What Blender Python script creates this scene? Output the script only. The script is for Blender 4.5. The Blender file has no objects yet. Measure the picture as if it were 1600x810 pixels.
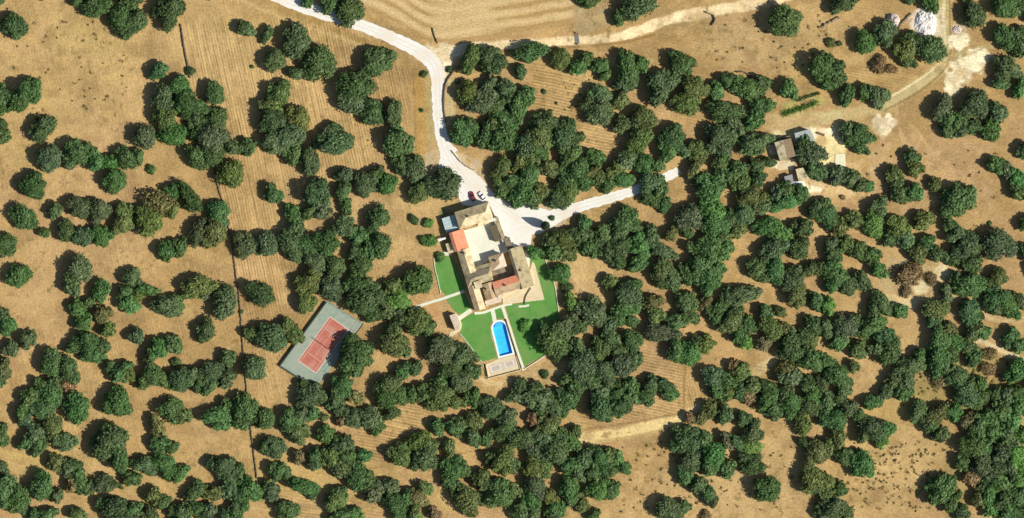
import bpy, bmesh, math, random
import numpy as np
from mathutils import Vector

# ------------------------------------------------------------------ frame
S = 3.5                                   # photo pixels per metre on the ground
def W(x, y, z=0.0):                       # photo pixel -> metres on the ground
    return ((x - 800.0) / S, (405.0 - y) / S, z)
scn = bpy.context.scene
col = scn.collection
R = math.radians

# ------------------------------------------------------------------ camera
CAM_H = 2000.0
cam_d = bpy.data.cameras.new('camera')
cam = bpy.data.objects.new('camera', cam_d); col.objects.link(cam)
cam.location = (0, 0, CAM_H); cam.rotation_euler = (0, 0, 0)
cam_d.sensor_width = 36.0
cam_d.lens = 36.0 * CAM_H / (1600.0 / S)
cam_d.clip_start = 1.0; cam_d.clip_end = 20000.0
scn.camera = cam

# ------------------------------------------------------------------ sky, sun, exposure
SUN_EL, SUN_AZ = R(41.0), R(-19.0)        # sun low on the right of the picture, a little below
sv = Vector((math.cos(SUN_EL) * math.cos(SUN_AZ), math.cos(SUN_EL) * math.sin(SUN_AZ), math.sin(SUN_EL)))
wd = bpy.data.worlds.new('World'); scn.world = wd; wd.use_nodes = True
nt = wd.node_tree
sky = nt.nodes.new('ShaderNodeTexSky'); sky.sky_type = 'NISHITA'; sky.sun_disc = False
sky.sun_elevation = SUN_EL; sky.sun_rotation = math.atan2(sv.x, sv.y)
nt.links.new(sky.outputs[0], nt.nodes['Background'].inputs[0])
nt.nodes['Background'].inputs[1].default_value = 0.075
sun_d = bpy.data.lights.new('sun', 'SUN'); sun_d.energy = 5.0; sun_d.angle = R(0.6); sun_d.color = (1.0, 0.95, 0.87)
sun = bpy.data.objects.new('sun', sun_d); col.objects.link(sun)
sun.rotation_euler = (-sv).to_track_quat('-Z', 'Y').to_euler(); sun.location = sv * 500
scn.view_settings.view_transform = 'Standard'; scn.view_settings.look = 'None'
scn.view_settings.gamma = 1.0; scn.view_settings.exposure = 0.28
scn.view_settings.use_curve_mapping = False
scn.cycles.filter_width = 1.5

rng = np.random.default_rng(7)
random.seed(7)

# ------------------------------------------------------------------ helpers
def fast_mesh(name, verts, faces, k):
    """verts (n,3), faces (m,k) arrays"""
    me = bpy.data.meshes.new(name)
    verts = np.asarray(verts, dtype=np.float32); faces = np.asarray(faces, dtype=np.int32)
    me.vertices.add(len(verts)); me.vertices.foreach_set('co', verts.ravel())
    me.loops.add(faces.size); me.loops.foreach_set('vertex_index', faces.ravel())
    me.polygons.add(len(faces))
    me.polygons.foreach_set('loop_start', np.arange(0, faces.size, k, dtype=np.int32))
    me.polygons.foreach_set('loop_total', np.full(len(faces), k, dtype=np.int32))
    me.update(calc_edges=True)
    return me

def link(name, me, mat=None, parent=None):
    o = bpy.data.objects.new(name, me); col.objects.link(o)
    if mat is not None:
        for m in (mat if isinstance(mat, (list, tuple)) else [mat]): me.materials.append(m)
    if parent is not None: o.parent = parent
    return o

def org(parent):
    """world position of a parent (roots are never rotated when this is used)"""
    p = Vector((0, 0, 0))
    while parent is not None:
        p += Vector(parent.location); parent = parent.parent
    return p

def mk(name, verts, faces, mat, parent=None):
    o = org(parent)
    me = bpy.data.meshes.new(name)
    me.from_pydata([tuple(Vector(v) - o) for v in verts], [], faces); me.update()
    return link(name, me, mat, parent)

def tag(o, label, cat, group=None):
    o['label'] = label; o['category'] = cat
    if group: o['group'] = group
    return o
def struct(o): o['kind'] = 'structure'; return o
def stuff(o, label=None, cat=None):
    o['kind'] = 'stuff'
    if label: o['label'] = label; o['category'] = cat
    return o
def empty(name, loc):
    o = bpy.data.objects.new(name, None); col.objects.link(o); o.location = loc; o.empty_display_size = .5
    return o

def prism(pts, z0, z1):
    """closed vertical prism over a counter-clockwise polygon of (x,y)"""
    a = sum(p[0] * q[1] - q[0] * p[1] for p, q in zip(pts, pts[1:] + pts[:1]))
    if a < 0: pts = pts[::-1]
    n = len(pts)
    v = [(x, y, z0) for x, y in pts] + [(x, y, z1) for x, y in pts]
    f = [list(range(n))[::-1], list(range(n, 2 * n))] + [[i, (i + 1) % n, n + (i + 1) % n, n + i] for i in range(n)]
    return v, f

def merge(*vf):
    V, F = [], []
    for v, f in vf:
        b = len(V); V += list(v); F += [[i + b for i in q] for q in f]
    return V, F

def obox(c, d, L, Wd, z0, z1):
    """oriented box: centre c (x,y), unit direction d, length L along d, width Wd"""
    n = (-d[1], d[0]); h, w = L / 2, Wd / 2
    p = [(c[0] + d[0] * a + n[0] * b, c[1] + d[1] * a + n[1] * b) for a, b in ((-h, -w), (h, -w), (h, w), (-h, w))]
    return prism(p, z0, z1)

def dense(pts, step, closed=False, jit=0.0):
    out = []
    n = len(pts); m = n if closed else n - 1
    for i in range(m):
        a, b = pts[i], pts[(i + 1) % n]
        L = math.dist(a, b); k = max(1, int(round(L / step)))
        for j in range(k):
            t = j / k
            out.append((a[0] + (b[0] - a[0]) * t + (random.uniform(-jit, jit) if j or jit else 0),
                        a[1] + (b[1] - a[1]) * t + (random.uniform(-jit, jit) if j or jit else 0)))
    if not closed: out.append(tuple(pts[-1]))
    return out

def smooth_line(pts, n=8):
    """Catmull-Rom through pts"""
    P = [pts[0]] + list(pts) + [pts[-1]]
    out = []
    for i in range(1, len(P) - 2):
        p0, p1, p2, p3 = P[i - 1], P[i], P[i + 1], P[i + 2]
        for j in range(n):
            t = j / n
            out.append(tuple(0.5 * (2 * p1[k] + (p2[k] - p0[k]) * t + (2 * p0[k] - 5 * p1[k] + 4 * p2[k] - p3[k]) * t * t
                             + (3 * p1[k] - p0[k] - 3 * p2[k] + p3[k]) * t ** 3) for k in range(len(p1))))
    out.append(tuple(pts[-1]))
    return out

def P2(*pts): return [W(x, y)[:2] for x, y in pts]
def T12(*pts): return [W(640 + x / 3.99, 406 + y / 3.99)[:2] for x, y in pts]     # readings taken from an enlargement

# ------------------------------------------------------------------ materials
def new_mat(name):
    m = bpy.data.materials.new(name); m.use_nodes = True
    n = m.node_tree; n.nodes['Principled BSDF'].inputs['Roughness'].default_value = .85
    if 'Specular IOR Level' in n.nodes['Principled BSDF'].inputs:
        n.nodes['Principled BSDF'].inputs['Specular IOR Level'].default_value = .25
    return m, n, n.nodes['Principled BSDF']

def N(n, t, **kw):
    x = n.nodes.new(t)
    for k, v in kw.items(): setattr(x, k, v)
    return x

def noise_mat(name, c1, c2, scale, rough=.85, detail=6, bump=0.0, scale2=None, c3=None, spec=.25, metal=0.0):
    m, n, b = new_mat(name)
    tc = N(n, 'ShaderNodeTexCoord')
    geo = N(n, 'ShaderNodeNewGeometry')
    nz = N(n, 'ShaderNodeTexNoise'); nz.inputs['Scale'].default_value = scale; nz.inputs['Detail'].default_value = detail
    nz.inputs['Roughness'].default_value = .65
    n.links.new(geo.outputs['Position'], nz.inputs['Vector'])
    rp = N(n, 'ShaderNodeValToRGB'); rp.color_ramp.elements[0].position = .3; rp.color_ramp.elements[1].position = .7
    rp.color_ramp.elements[0].color = (*c1, 1); rp.color_ramp.elements[1].color = (*c2, 1)
    n.links.new(nz.outputs[0], rp.inputs[0])
    outc = rp.outputs[0]
    if scale2:
        n2 = N(n, 'ShaderNodeTexNoise'); n2.inputs['Scale'].default_value = scale2; n2.inputs['Detail'].default_value = 3
        n.links.new(geo.outputs['Position'], n2.inputs['Vector'])
        r2 = N(n, 'ShaderNodeValToRGB'); r2.color_ramp.elements[0].position = .48; r2.color_ramp.elements[1].position = .62
        r2.color_ramp.elements[0].color = (0, 0, 0, 1)
        n.links.new(n2.outputs[0], r2.inputs[0])
        mx = N(n, 'ShaderNodeMix', data_type='RGBA'); mx.inputs[7].default_value = (*c3, 1)
        n.links.new(r2.outputs[0], mx.inputs[0]); n.links.new(outc, mx.inputs[6]); outc = mx.outputs[2]
    n.links.new(outc, b.inputs['Base Color'])
    b.inputs['Roughness'].default_value = rough; b.inputs['Metallic'].default_value = metal
    b.inputs['Specular IOR Level'].default_value = spec
    if bump:
        bp = N(n, 'ShaderNodeBump'); bp.inputs['Strength'].default_value = bump; bp.inputs['Distance'].default_value = .3
        n.links.new(nz.outputs[0], bp.inputs['Height']); n.links.new(bp.outputs[0], b.inputs['Normal'])
    return m

def roof_mat(name, c1, c2, c3, ang, pitch=.55):
    """old clay tiles: noise colour, tile rows running down the slope as fine relief"""
    m = noise_mat(name, c1, c2, .9, .9, 8, 0, .45, c3)
    n = m.node_tree; b = n.nodes['Principled BSDF']
    geo = N(n, 'ShaderNodeNewGeometry')
    dt = N(n, 'ShaderNodeVectorMath', operation='DOT_PRODUCT'); dt.inputs[1].default_value = (math.cos(ang), math.sin(ang), 0)
    n.links.new(geo.outputs['Position'], dt.inputs[0])
    ml = N(n, 'ShaderNodeMath', operation='MULTIPLY'); ml.inputs[1].default_value = 2 * math.pi / pitch
    n.links.new(dt.outputs['Value'], ml.inputs[0])
    sn = N(n, 'ShaderNodeMath', operation='SINE'); n.links.new(ml.outputs[0], sn.inputs[0])
    bp = N(n, 'ShaderNodeBump'); bp.inputs['Strength'].default_value = .6; bp.inputs['Distance'].default_value = .08
    n.links.new(sn.outputs[0], bp.inputs['Height']); n.links.new(bp.outputs[0], b.inputs['Normal'])
    return m

def leaf_mat(name, use_attr):
    m, n, b = new_mat(name)
    if use_attr:
        c = N(n, 'ShaderNodeAttribute', attribute_name='tone').outputs['Color']
    else:
        c = N(n, 'ShaderNodeObjectInfo').outputs['Color']
    geo = N(n, 'ShaderNodeNewGeometry')
    mr = N(n, 'ShaderNodeMapRange'); mr.inputs['To Min'].default_value = .72; mr.inputs['To Max'].default_value = 1.3
    n.links.new(geo.outputs['Random Per Island'], mr.inputs['Value'])
    nz = N(n, 'ShaderNodeTexNoise'); nz.inputs['Scale'].default_value = .45; nz.inputs['Detail'].default_value = 3
    n.links.new(geo.outputs['Position'], nz.inputs['Vector'])
    m2 = N(n, 'ShaderNodeMapRange'); m2.inputs['From Min'].default_value = .3; m2.inputs['From Max'].default_value = .7
    m2.inputs['To Min'].default_value = .72; m2.inputs['To Max'].default_value = 1.35
    n.links.new(nz.outputs[0], m2.inputs['Value'])
    mu = N(n, 'ShaderNodeMath', operation='MULTIPLY'); n.links.new(mr.outputs[0], mu.inputs[0]); n.links.new(m2.outputs[0], mu.inputs[1])
    sc = N(n, 'ShaderNodeVectorMath', operation='SCALE'); n.links.new(c, sc.inputs[0]); n.links.new(mu.outputs[0], sc.inputs['Scale'])
    n.links.new(sc.outputs[0], b.inputs['Base Color'])
    b.inputs['Roughness'].default_value = .6; b.inputs['Specular IOR Level'].default_value = .3
    tr = N(n, 'ShaderNodeBsdfTranslucent'); n.links.new(sc.outputs[0], tr.inputs[0])
    mx = N(n, 'ShaderNodeMixShader'); mx.inputs[0].default_value = .3
    n.links.new(b.outputs[0], mx.inputs[1]); n.links.new(tr.outputs[0], mx.inputs[2])
    n.links.new(mx.outputs[0], n.nodes['Material Output'].inputs[0])
    return m

M = {}
M['leaf'] = leaf_mat('oak_leaves', False)
M['leafw'] = leaf_mat('woodland_leaves', True)
M['bark'] = noise_mat('bark', (.09, .065, .045), (.16, .12, .085), 3.0)
M['gravel'] = noise_mat('white_gravel', (.62, .60, .53), (.73, .71, .635), .8, .95, 8, .15, .08, (.65, .59, .48))
M['lawn'] = noise_mat('lawn_grass', (.070, .205, .038), (.115, .270, .056), .30, .95, 9, .5, .09, (.130, .245, .060))
M['path'] = noise_mat('pale_paving', (.52, .56, .40), (.66, .66, .50), .8, .9, 5)
M['court_yard'] = noise_mat('courtyard_paving', (.55, .54, .42), (.72, .69, .56), .30, .9, 7, 0, .6, (.60, .62, .50))
M['terrace'] = noise_mat('terrace_stone', (.50, .42, .25), (.66, .58, .37), 1.6, .9, 8, .2, .5, (.58, .44, .25))
M['plaster'] = noise_mat('cream_plaster', (.60, .54, .42), (.70, .64, .52), .7)
M['stone'] = noise_mat('field_stone', (.17, .125, .08), (.30, .235, .15), 1.8, .95, 8, .5)
M['dark_stone'] = noise_mat('dark_stone', (.10, .075, .05), (.17, .13, .09), 1.8, .95, 8, .5)
M['coping'] = noise_mat('pool_coping', (.60, .66, .56), (.72, .76, .66), 1.2)
M['glass'], _n, _b = new_mat('window_glass'); _b.inputs['Base Color'].default_value = (.02, .03, .04, 1); _b.inputs['Roughness'].default_value = .1
M['wood'] = noise_mat('dark_wood', (.10, .06, .035), (.16, .10, .06), 4)
M['metal'] = noise_mat('grey_metal', (.22, .23, .23), (.33, .34, .33), 1.5, .55)
M['palemetal'] = noise_mat('pale_metal_sheet', (.34, .44, .44), (.42, .52, .50), .5, .5)
M['white'] = noise_mat('white_paint', (.70, .70, .66), (.80, .80, .76), 2)
HA = R(17.0)
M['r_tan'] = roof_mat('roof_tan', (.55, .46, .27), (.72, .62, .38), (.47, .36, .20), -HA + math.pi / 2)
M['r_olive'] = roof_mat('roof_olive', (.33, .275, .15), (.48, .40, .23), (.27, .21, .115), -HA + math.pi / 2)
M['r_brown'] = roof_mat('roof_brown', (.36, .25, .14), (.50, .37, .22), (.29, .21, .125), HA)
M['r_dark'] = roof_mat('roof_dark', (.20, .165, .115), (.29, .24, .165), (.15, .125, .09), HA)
M['r_shade'] = roof_mat('roof_shade', (.10, .085, .05), (.16, .14, .085), (.12, .10, .06), HA)  # dark tile tone with courtyard shadow painted in
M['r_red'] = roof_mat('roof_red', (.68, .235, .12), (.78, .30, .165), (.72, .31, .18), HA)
M['r_pale'] = roof_mat('roof_pale', (.56, .44, .33), (.66, .54, .42), (.52, .42, .28), HA)

# ------------------------------------------------------------------ terrain colour (true soil colours painted per vertex)
def value_noise(shape, cell, seed, octaves=3):
    g = np.random.default_rng(seed); h, w = shape; out = np.zeros(shape); amp = 1.0; tot = 0
    for o in range(octaves):
        c = max(1.0, cell / 2 ** o)
        gh, gw = int(h / c) + 3, int(w / c) + 3
        a = g.random((gh, gw))
        yy = np.arange(h) / c; xx = np.arange(w) / c
        yi = yy.astype(int); xi = xx.astype(int); fy = yy - yi; fx = xx - xi
        fy = fy * fy * (3 - 2 * fy); fx = fx * fx * (3 - 2 * fx)
        A = a[yi][:, xi]; B = a[yi][:, xi + 1]; C = a[yi + 1][:, xi]; D = a[yi + 1][:, xi + 1]
        out += amp * ((A * (1 - fx) + B * fx) * (1 - fy[:, None]) + (C * (1 - fx) + D * fx) * fy[:, None])
        tot += amp; amp *= .55
    return out / tot

STEP = 2.0                                   # photo px between ground vertices
gx = np.arange(-60, 1661, STEP); gy = np.arange(-60, 871, STEP)
X, Y = np.meshgrid(gx, gy); SH = X.shape
def seg_d(pts, X=X, Y=Y):
    d = np.full(X.shape, 1e9)
    for (x0, y0), (x1, y1) in zip(pts, pts[1:]):
        dx, dy = x1 - x0, y1 - y0; L = dx * dx + dy * dy + 1e-9
        t = np.clip(((X - x0) * dx + (Y - y0) * dy) / L, 0, 1)
        d = np.minimum(d, np.hypot(X - x0 - t * dx, Y - y0 - t * dy))
    return d
def in_poly(pts, X=X, Y=Y):
    ins = np.zeros(X.shape, bool); n = len(pts)
    for i in range(n):
        (x0, y0), (x1, y1) = pts[i], pts[(i + 1) % n]
        if y0 == y1: continue
        c = ((y0 > Y) != (y1 > Y)) & (X < (x1 - x0) * (Y - y0) / (y1 - y0) + x0)
        ins ^= c
    return ins
def soft_poly(pts, edge):
    d = seg_d(pts + pts[:1]); s = np.where(in_poly(pts), 1, -1) * d
    return np.clip(.5 + s / (2 * edge) + (wob - .5) * .8, 0, 1)
wob = value_noise(SH, 9, 99, 3)
wob2 = value_noise(SH, 4, 98, 2)
C = np.zeros(SH + (3,))
straw = np.array((.408, .282, .120)); light = np.array((.465, .335, .152)); brown = np.array((.305, .208, .090))
cream = np.array((.62, .55, .33)); ochre = np.array((.345, .225, .070)); olive = np.array((.37, .31, .135)); grassy = np.array((.24, .215, .075))
yell = np.array((.45, .335, .125)); pink = np.array((.42, .285, .145))
n1 = value_noise(SH, 70, 1, 4)[..., None]; n2 = value_noise(SH, 22, 2, 4)[..., None]; n3 = value_noise(SH, 6, 3, 3)[..., None]
C[:] = straw
def paint(mask, c, a=1.0):
    global C
    m = np.clip(mask, 0, 1)
    if m.ndim == 2: m = m[..., None]
    C = C * (1 - m * a) + np.asarray(c) * m * a
def ss(x, a, b):
    t = np.clip((x - a) / (b - a), 0, 1); return t * t * (3 - 2 * t)
paint(ss(n1, .48, .62), brown, .40)
paint(ss(value_noise(SH, 90, 5, 3)[..., None], .5, .68), light, .55)
paint(ss(value_noise(SH, 60, 6, 3)[..., None], .56, .7), pink, .5)
def blob(x, y, rx, ry, c, a=1.0, rot=0):
    ca, sa = math.cos(rot), math.sin(rot); dx, dy = X - x, Y - y
    u = (dx * ca + dy * sa) / rx; v = (-dx * sa + dy * ca) / ry
    paint(ss(1.25 - np.hypot(u, v) + (wob - .5) * .9 + (wob2 - .5) * .9, .12, .5), c, a)
def line(pts, w, c, a=1.0, edge=.5, n=6):
    d = seg_d(smooth_line(pts, n) if len(pts) > 2 else pts) + (wob - .5) * w * .7
    paint(1 - ss(d, w * (1 - edge), w * (1 + edge * .4)), c, a)
# grassy yellow-grey slope top left, redder soil on the far left
blob(110, 110, 110, 80, yell, .35); blob(140, 60, 60, 40, grassy, .15); blob(60, 250, 60, 40, yell, .3)
blob(330, 70, 60, 120, light, .5); blob(470, 40, 120, 40, yell, .3)
blob(640, 340, 40, 90, light, .6)
blob(1200, 60, 130, 50, (.43, .315, .15), .6); blob(1440, 280, 110, 70, (.43, .30, .155), .8)
blob(1500, 230, 60, 60, pink, .3); blob(1350, 100, 120, 40, yell, .35)
blob(640, 430, 40, 30, pink, .5); blob(665, 490, 30, 30, (.45, .26, .12), .6); blob(880, 400, 40, 80, pink, .4)
blob(910, 420, 60, 50, light, .6); blob(850, 600, 60, 20, light, .6)
blob(1130, 760, 140, 60, (.45, .325, .155), .8); blob(1400, 720, 80, 70, (.46, .335, .15), .8); blob(1180, 700, 60, 30, light, .5)
blob(1100, 540, 60, 40, (.43, .29, .13), .6)
blob(520, 745, 130, 40, yell, .6); blob(60, 720, 70, 20, yell, .5); blob(230, 765, 40, 12, yell, .5); blob(690, 780, 30, 20, yell, .4)
blob(1500, 760, 60, 40, grassy, .5); blob(1460, 600, 70, 50, grassy, .55); blob(1540, 590, 60, 40, grassy, .5); blob(1400, 640, 60, 25, yell, .5)
blob(1420, 435, 60, 30, (.40, .33, .17), .8); blob(1438, 452, 16, 12, cream, .9); blob(1473, 427, 12, 12, cream, .9); blob(1400, 470, 50, 10, cream, .5, .1)
# stubble field above the road with ploughing bands that follow its edge
fld = [(540, -60), (892, -60), (897, 30), (885, 42), (800, 52), (730, 62), (690, 66), (655, 60), (610, 36), (565, 10)]
fm = soft_poly(fld, 2.5)
fe = [(480, -40), (565, 12), (610, 38), (655, 61), (690, 66), (730, 62), (885, 40), (960, 20)]
fd = seg_d(fe)
paint(fm, (.49, .365, .175), .95)
# strip between field and dirt road, and the beige paddock right of it
paint(soft_poly([(690, 72), (760, 66), (890, 45), (897, 60), (850, 66), (740, 72)], 3), (.45, .30, .13), .9)
paint(soft_poly([(897, -60), (950, -60), (952, 40), (905, 55), (897, 45)], 3), (.40, .33, .18), .8)
# roads of bare earth
line([(690, 82), (740, 74), (850, 68), (960, 59), (1040, 33), (1110, 17), (1200, 3), (1260, -20)], 9, (.76, .63, .38), 1, .35)
line([(690, 90), (760, 82), (850, 76), (960, 68), (1020, 55)], 3, (.26, .165, .06), .9)
line([(1070, 30), (1100, 24), (1113, 22)], 6, (.58, .47, .27), .9); line([(1040, 40), (1090, 36), (1108, 40)], 2, (.28, .22, .09), .7)
line([(690, 66), (700, 78), (720, 78)], 8, (.58, .50, .33), .8)
line([(400, -10), (440, 14), (500, 35), (560, 62), (610, 82), (650, 112)], 6, (.345, .235, .085), .7)
line([(380, 2), (440, 28), (520, 56), (600, 84)], 3, (.56, .42, .20), .5)
line([(652, 120), (657, 170), (657, 245)], 9, (.40, .25, .075), .75); line([(644, 110), (648, 160), (650, 250)], 1.4, (.25, .16, .06), .6)
line([(672, 110), (670, 170), (676, 225)], 6, (.40, .34, .14), .7); blob(660, 115, 14, 8, grassy, .6); blob(658, 172, 10, 6, grassy, .5)
line([(706, 130), (703, 160), (706, 190)], 8, (.47, .40, .2), .8)
# track on the right, its spoil banks and the farm yard
line([(1478, -20), (1476, 30), (1481, 70), (1470, 105), (1430, 135), (1375, 168), (1300, 182), (1210, 188)], 11, (.47, .40, .20), 1.0)
line([(1478, -20), (1474, 30), (1477, 70), (1463, 103), (1420, 135), (1370, 162)], 2.2, (.68, .60, .34), 1.0)
line([(1484, -20), (1484, 40), (1486, 75), (1476, 108), (1436, 143), (1380, 174)], 1.8, (.22, .16, .06), .8)
line([(1480, 90), (1520, 78), (1560, 70)], 4, (.42, .36, .17), .8)
for b in ((1500, 66, 16, 12), (1528, 88, 24, 12), (1510, 104, 30, 15), (1488, 128, 14, 20), (1500, 118, 20, 15)): blob(*b, (.82, .76, .52), 1.0)
line([(1490, 95), (1515, 84), (1545, 72)], 1.6, (.30, .24, .10), .6); line([(1493, 92), (1502, 110), (1508, 122)], 1.2, (.36, .29, .13), .6); line([(1503, 92), (1516, 104)], 1.2, (.34, .27, .12), .6)
for b in ((1378, 197, 16, 14), (1388, 188, 10, 8), (1250, 210, 50, 24), (1296, 225, 30, 34), (1285, 210, 30, 10)): blob(*b, (.64, .57, .32), .95)
blob(1240, 190, 50, 14, (.43, .31, .14), .8); blob(1320, 265, 40, 20, (.50, .38, .19), .6); blob(1255, 280, 26, 10, (.62, .50, .30), .9); blob(1300, 300, 50, 9, (.55, .42, .22), .7)
blob(1190, 285, 10, 6, (.55, .33, .22), .8); blob(1208, 232, 10, 14, (.60, .50, .36), .8)
blob(1393, 32, 14, 12, (.60, .50, .42), .6); blob(1445, 34, 20, 26, (.66, .62, .52), .8)
paint(soft_poly([(1219, 178), (1223, 162), (1272, 142), (1292, 158), (1262, 172), (1226, 183)], 2), (.33, .32, .105), .85)
paint(soft_poly([(1243, 160), (1270, 148), (1277, 154), (1248, 166)], 2), (.50, .42, .19), .7)
line([(1222, 180), (1275, 160)], 3.5, (.15, .20, .05), .8)
for b in ((1298, 238, 24, 34), (1300, 258, 20, 12), (1276, 214, 28, 14)): blob(*b, (.72, .62, .32), .95)
for b in ((1383, 193, 18, 14), (1268, 208, 14, 8), (1292, 206, 12, 7), (1250, 287, 16, 7), (1270, 292, 18, 8), (1210, 232, 9, 10), (1222, 257, 16, 9)): blob(*b, (.84, .76, .54), 1.0)
line([(1255, 282), (1290, 292), (1330, 300), (1345, 302)], 6, (.56, .43, .22), .85)
line([(440, -6), (560, 38), (650, 76), (684, 110), (684, 150), (688, 200), (700, 238)], 12, (.50, .42, .25), .65, .7)
paint(soft_poly([(668, 72), (690, 78), (745, 70), (745, 84), (712, 92), (702, 112), (694, 128), (690, 100)], 4), (.78, .70, .50), 1.0)
blob(1460, 40, 16, 30, (.60, .53, .36), .8); blob(1500, 45, 12, 10, (.55, .46, .30), .7)
for t in ([(1420, 190), (1440, 215), (1470, 262)], [(1405, 200), (1412, 225), (1430, 260)], [(1400, 150), (1405, 200), (1425, 230)]): line(t, 2.2, (.52, .39, .2), .45)
# tracks through the wood
line([(850, 692), (905, 687), (980, 675), (1060, 655), (1090, 640)], 10, (.64, .51, .24), 1.0); line([(905, 672), (990, 660), (1065, 645)], 1.8, (.24, .15, .06), .7)
line([(930, 690), (985, 682), (1050, 668)], 1.5, (.34, .25, .10), .6)
line([(1072, 570), (1069, 600), (1068, 642)], 2, (.20, .13, .06), .7)
line([(1090, 640), (1150, 610), (1185, 580), (1215, 555)], 9, (.52, .43, .22), .8)
line([(1355, 460), (1400, 465), (1440, 468), (1500, 467), (1535, 482), (1550, 498), (1610, 500)], 5, (.55, .43, .22), .85)
line([(1528, 532), (1560, 545), (1580, 556), (1612, 566)], 5, (.60, .52, .31), .9)
line([(1400, 560), (1425, 545), (1455, 540)], 4, (.52, .38, .20), .7)
line([(700, 712), (745, 705), (800, 700)], 1.4, (.22, .14, .05), .7); line([(560, 735), (610, 727), (650, 718)], 1.4, (.24, .15, .05), .6)
line([(480, 745), (560, 775), (640, 790), (720, 800)], 2.5, yell, .7); line([(0, 705), (60, 722), (100, 748)], 4, (.46, .36, .13), .6); line([(0, 715), (60, 733)], 1.2, (.30, .22, .07), .5)
line([(340, 790), (480, 800), (620, 795)], 2, (.50, .38, .15), .6)
line([(600, 400), (600, 420), (560, 470), (500, 476), (440, 470)], 8, light, .35)
line([(1290, 560), (1340, 580), (1400, 600)], 4, (.50, .38, .2), .5); line([(1350, 190), (1300, 190)], 5, (.5, .38, .19), .6)
line([(820, 395), (880, 400), (905, 450), (940, 470)], 6, (.50, .37, .2), .5)
line([(640, 478), (600, 492), (560, 505)], 5, (.5, .37, .19), .5)
line([(748, 592), (780, 600), (850, 580), (900, 590)], 5, (.54, .43, .22), .8)
for cx, cy in ((790, 330), (700, 270), (840, 330)): blob(cx, cy, 60, 30, (.56, .50, .37), .5)
blob(706, 326, 26, 12, (.17, .19, .09), .95, -.25)
# fine mottling: dead grass clumps, bare grains
C *= (0.78 + .44 * n2) * (.82 + .36 * n3) * (.93 + .14 * rng.random(SH)[..., None])
streak = value_noise(SH, 14, 41, 4); paint(ss(streak, .56, .72), brown * .85, .45); paint(ss(value_noise(SH, 11, 42, 4), .58, .74), light * 1.08, .5)
tuft = value_noise(SH, 3.2, 33, 2)
paint(ss(tuft, .68, .84) * ss(value_noise(SH, 60, 34, 2), .35, .6), (.215, .16, .06), .7)
band = .5 + .5 * np.sin(fd / 2.9 + (value_noise(SH, 34, 12, 2) - .5) * 4.5)
paint(fm * ss(value_noise(SH, 40, 14, 3), .45, .62), (.56, .43, .22), .55)
paint(fm * ss(band, .5, .95) * ss(value_noise(SH, 30, 13, 3), .36, .56), (.34, .225, .085), .8)
paint(fm * ss(1 - band, .7, .98), (.60, .47, .26), .45)
paint(fm * (1 - ss(fd, 1, 6)), (.32, .20, .07), .75)
C = np.clip(C * np.array((.95, .905, .85)), .02, .85)
# plough masks
pv = np.maximum.reduce([.32 * ss(value_noise(SH, 90, 71, 2), .40, .58) * (X < 640),
                        soft_poly([(285, 30), (540, 30), (640, 110), (640, 240), (560, 300), (470, 330), (470, 470), (385, 520), (372, 440), (335, 270)], 8),
                        soft_poly([(392, 500), (470, 520), (440, 620), (395, 640)], 8) * .6,
                        soft_poly([(1064, 590), (1100, 590), (1110, 640), (1070, 640)], 6) * .7])
pd = np.maximum.reduce([.28 * ss(value_noise(SH, 80, 72, 2), .46, .6) * (X > 640),
                        soft_poly([(835, 100), (905, 100), (905, 170), (850, 190), (820, 150)], 6), soft_poly([(900, 190), (985, 190), (985, 245), (920, 245)], 6),
                        soft_poly([(1000, 540), (1070, 570), (1068, 645), (900, 670), (900, 640), (990, 630)], 6), soft_poly([(545, 650), (660, 620), (650, 720), (560, 720)], 6),
                        soft_poly([(1330, 100), (1460, 100), (1380, 160), (1290, 160)], 12) * .5, soft_poly([(430, 760), (640, 760), (640, 830), (430, 830)], 8) * .5])
# micro relief of the ground
Z = (value_noise(SH, 5, 50, 3) - .5) * .05 + (value_noise(SH, 2, 51, 1) - .5) * .035 - .045
# outer skirt out to the horizon, still the same sheet
ex = np.concatenate([[-14000, -6000, -2500, -1000, -400, -180], gx, [1780, 2000, 2600, 4100, 7600, 15600]])
ey = np.concatenate([[-14000, -6000, -2500, -1000, -400, -180], gy, [990, 1210, 1810, 3300, 6800, 14800]])
def pad(a): return np.pad(a, [(6, 6), (6, 6)] + [(0, 0)] * (a.ndim - 2), mode='edge')
Zp = pad(Z); Cp = pad(C); PV = pad(pv); PD = pad(pd)
edge_soil = np.array((.39, .275, .125)); inner = np.zeros(Zp.shape, bool); inner[6:-6, 6:-6] = True
Cp[~inner] = edge_soil
EX, EY = np.meshgrid(ex, ey)
gv = np.stack([(EX - 800) / S, (405 - EY) / S, Zp], -1).reshape(-1, 3)
h, w = EX.shape; idx = np.arange(h * w).reshape(h, w)
gf = np.stack([idx[1:, :-1], idx[1:, 1:], idx[:-1, 1:], idx[:-1, :-1]], -1).reshape(-1, 4)
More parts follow.
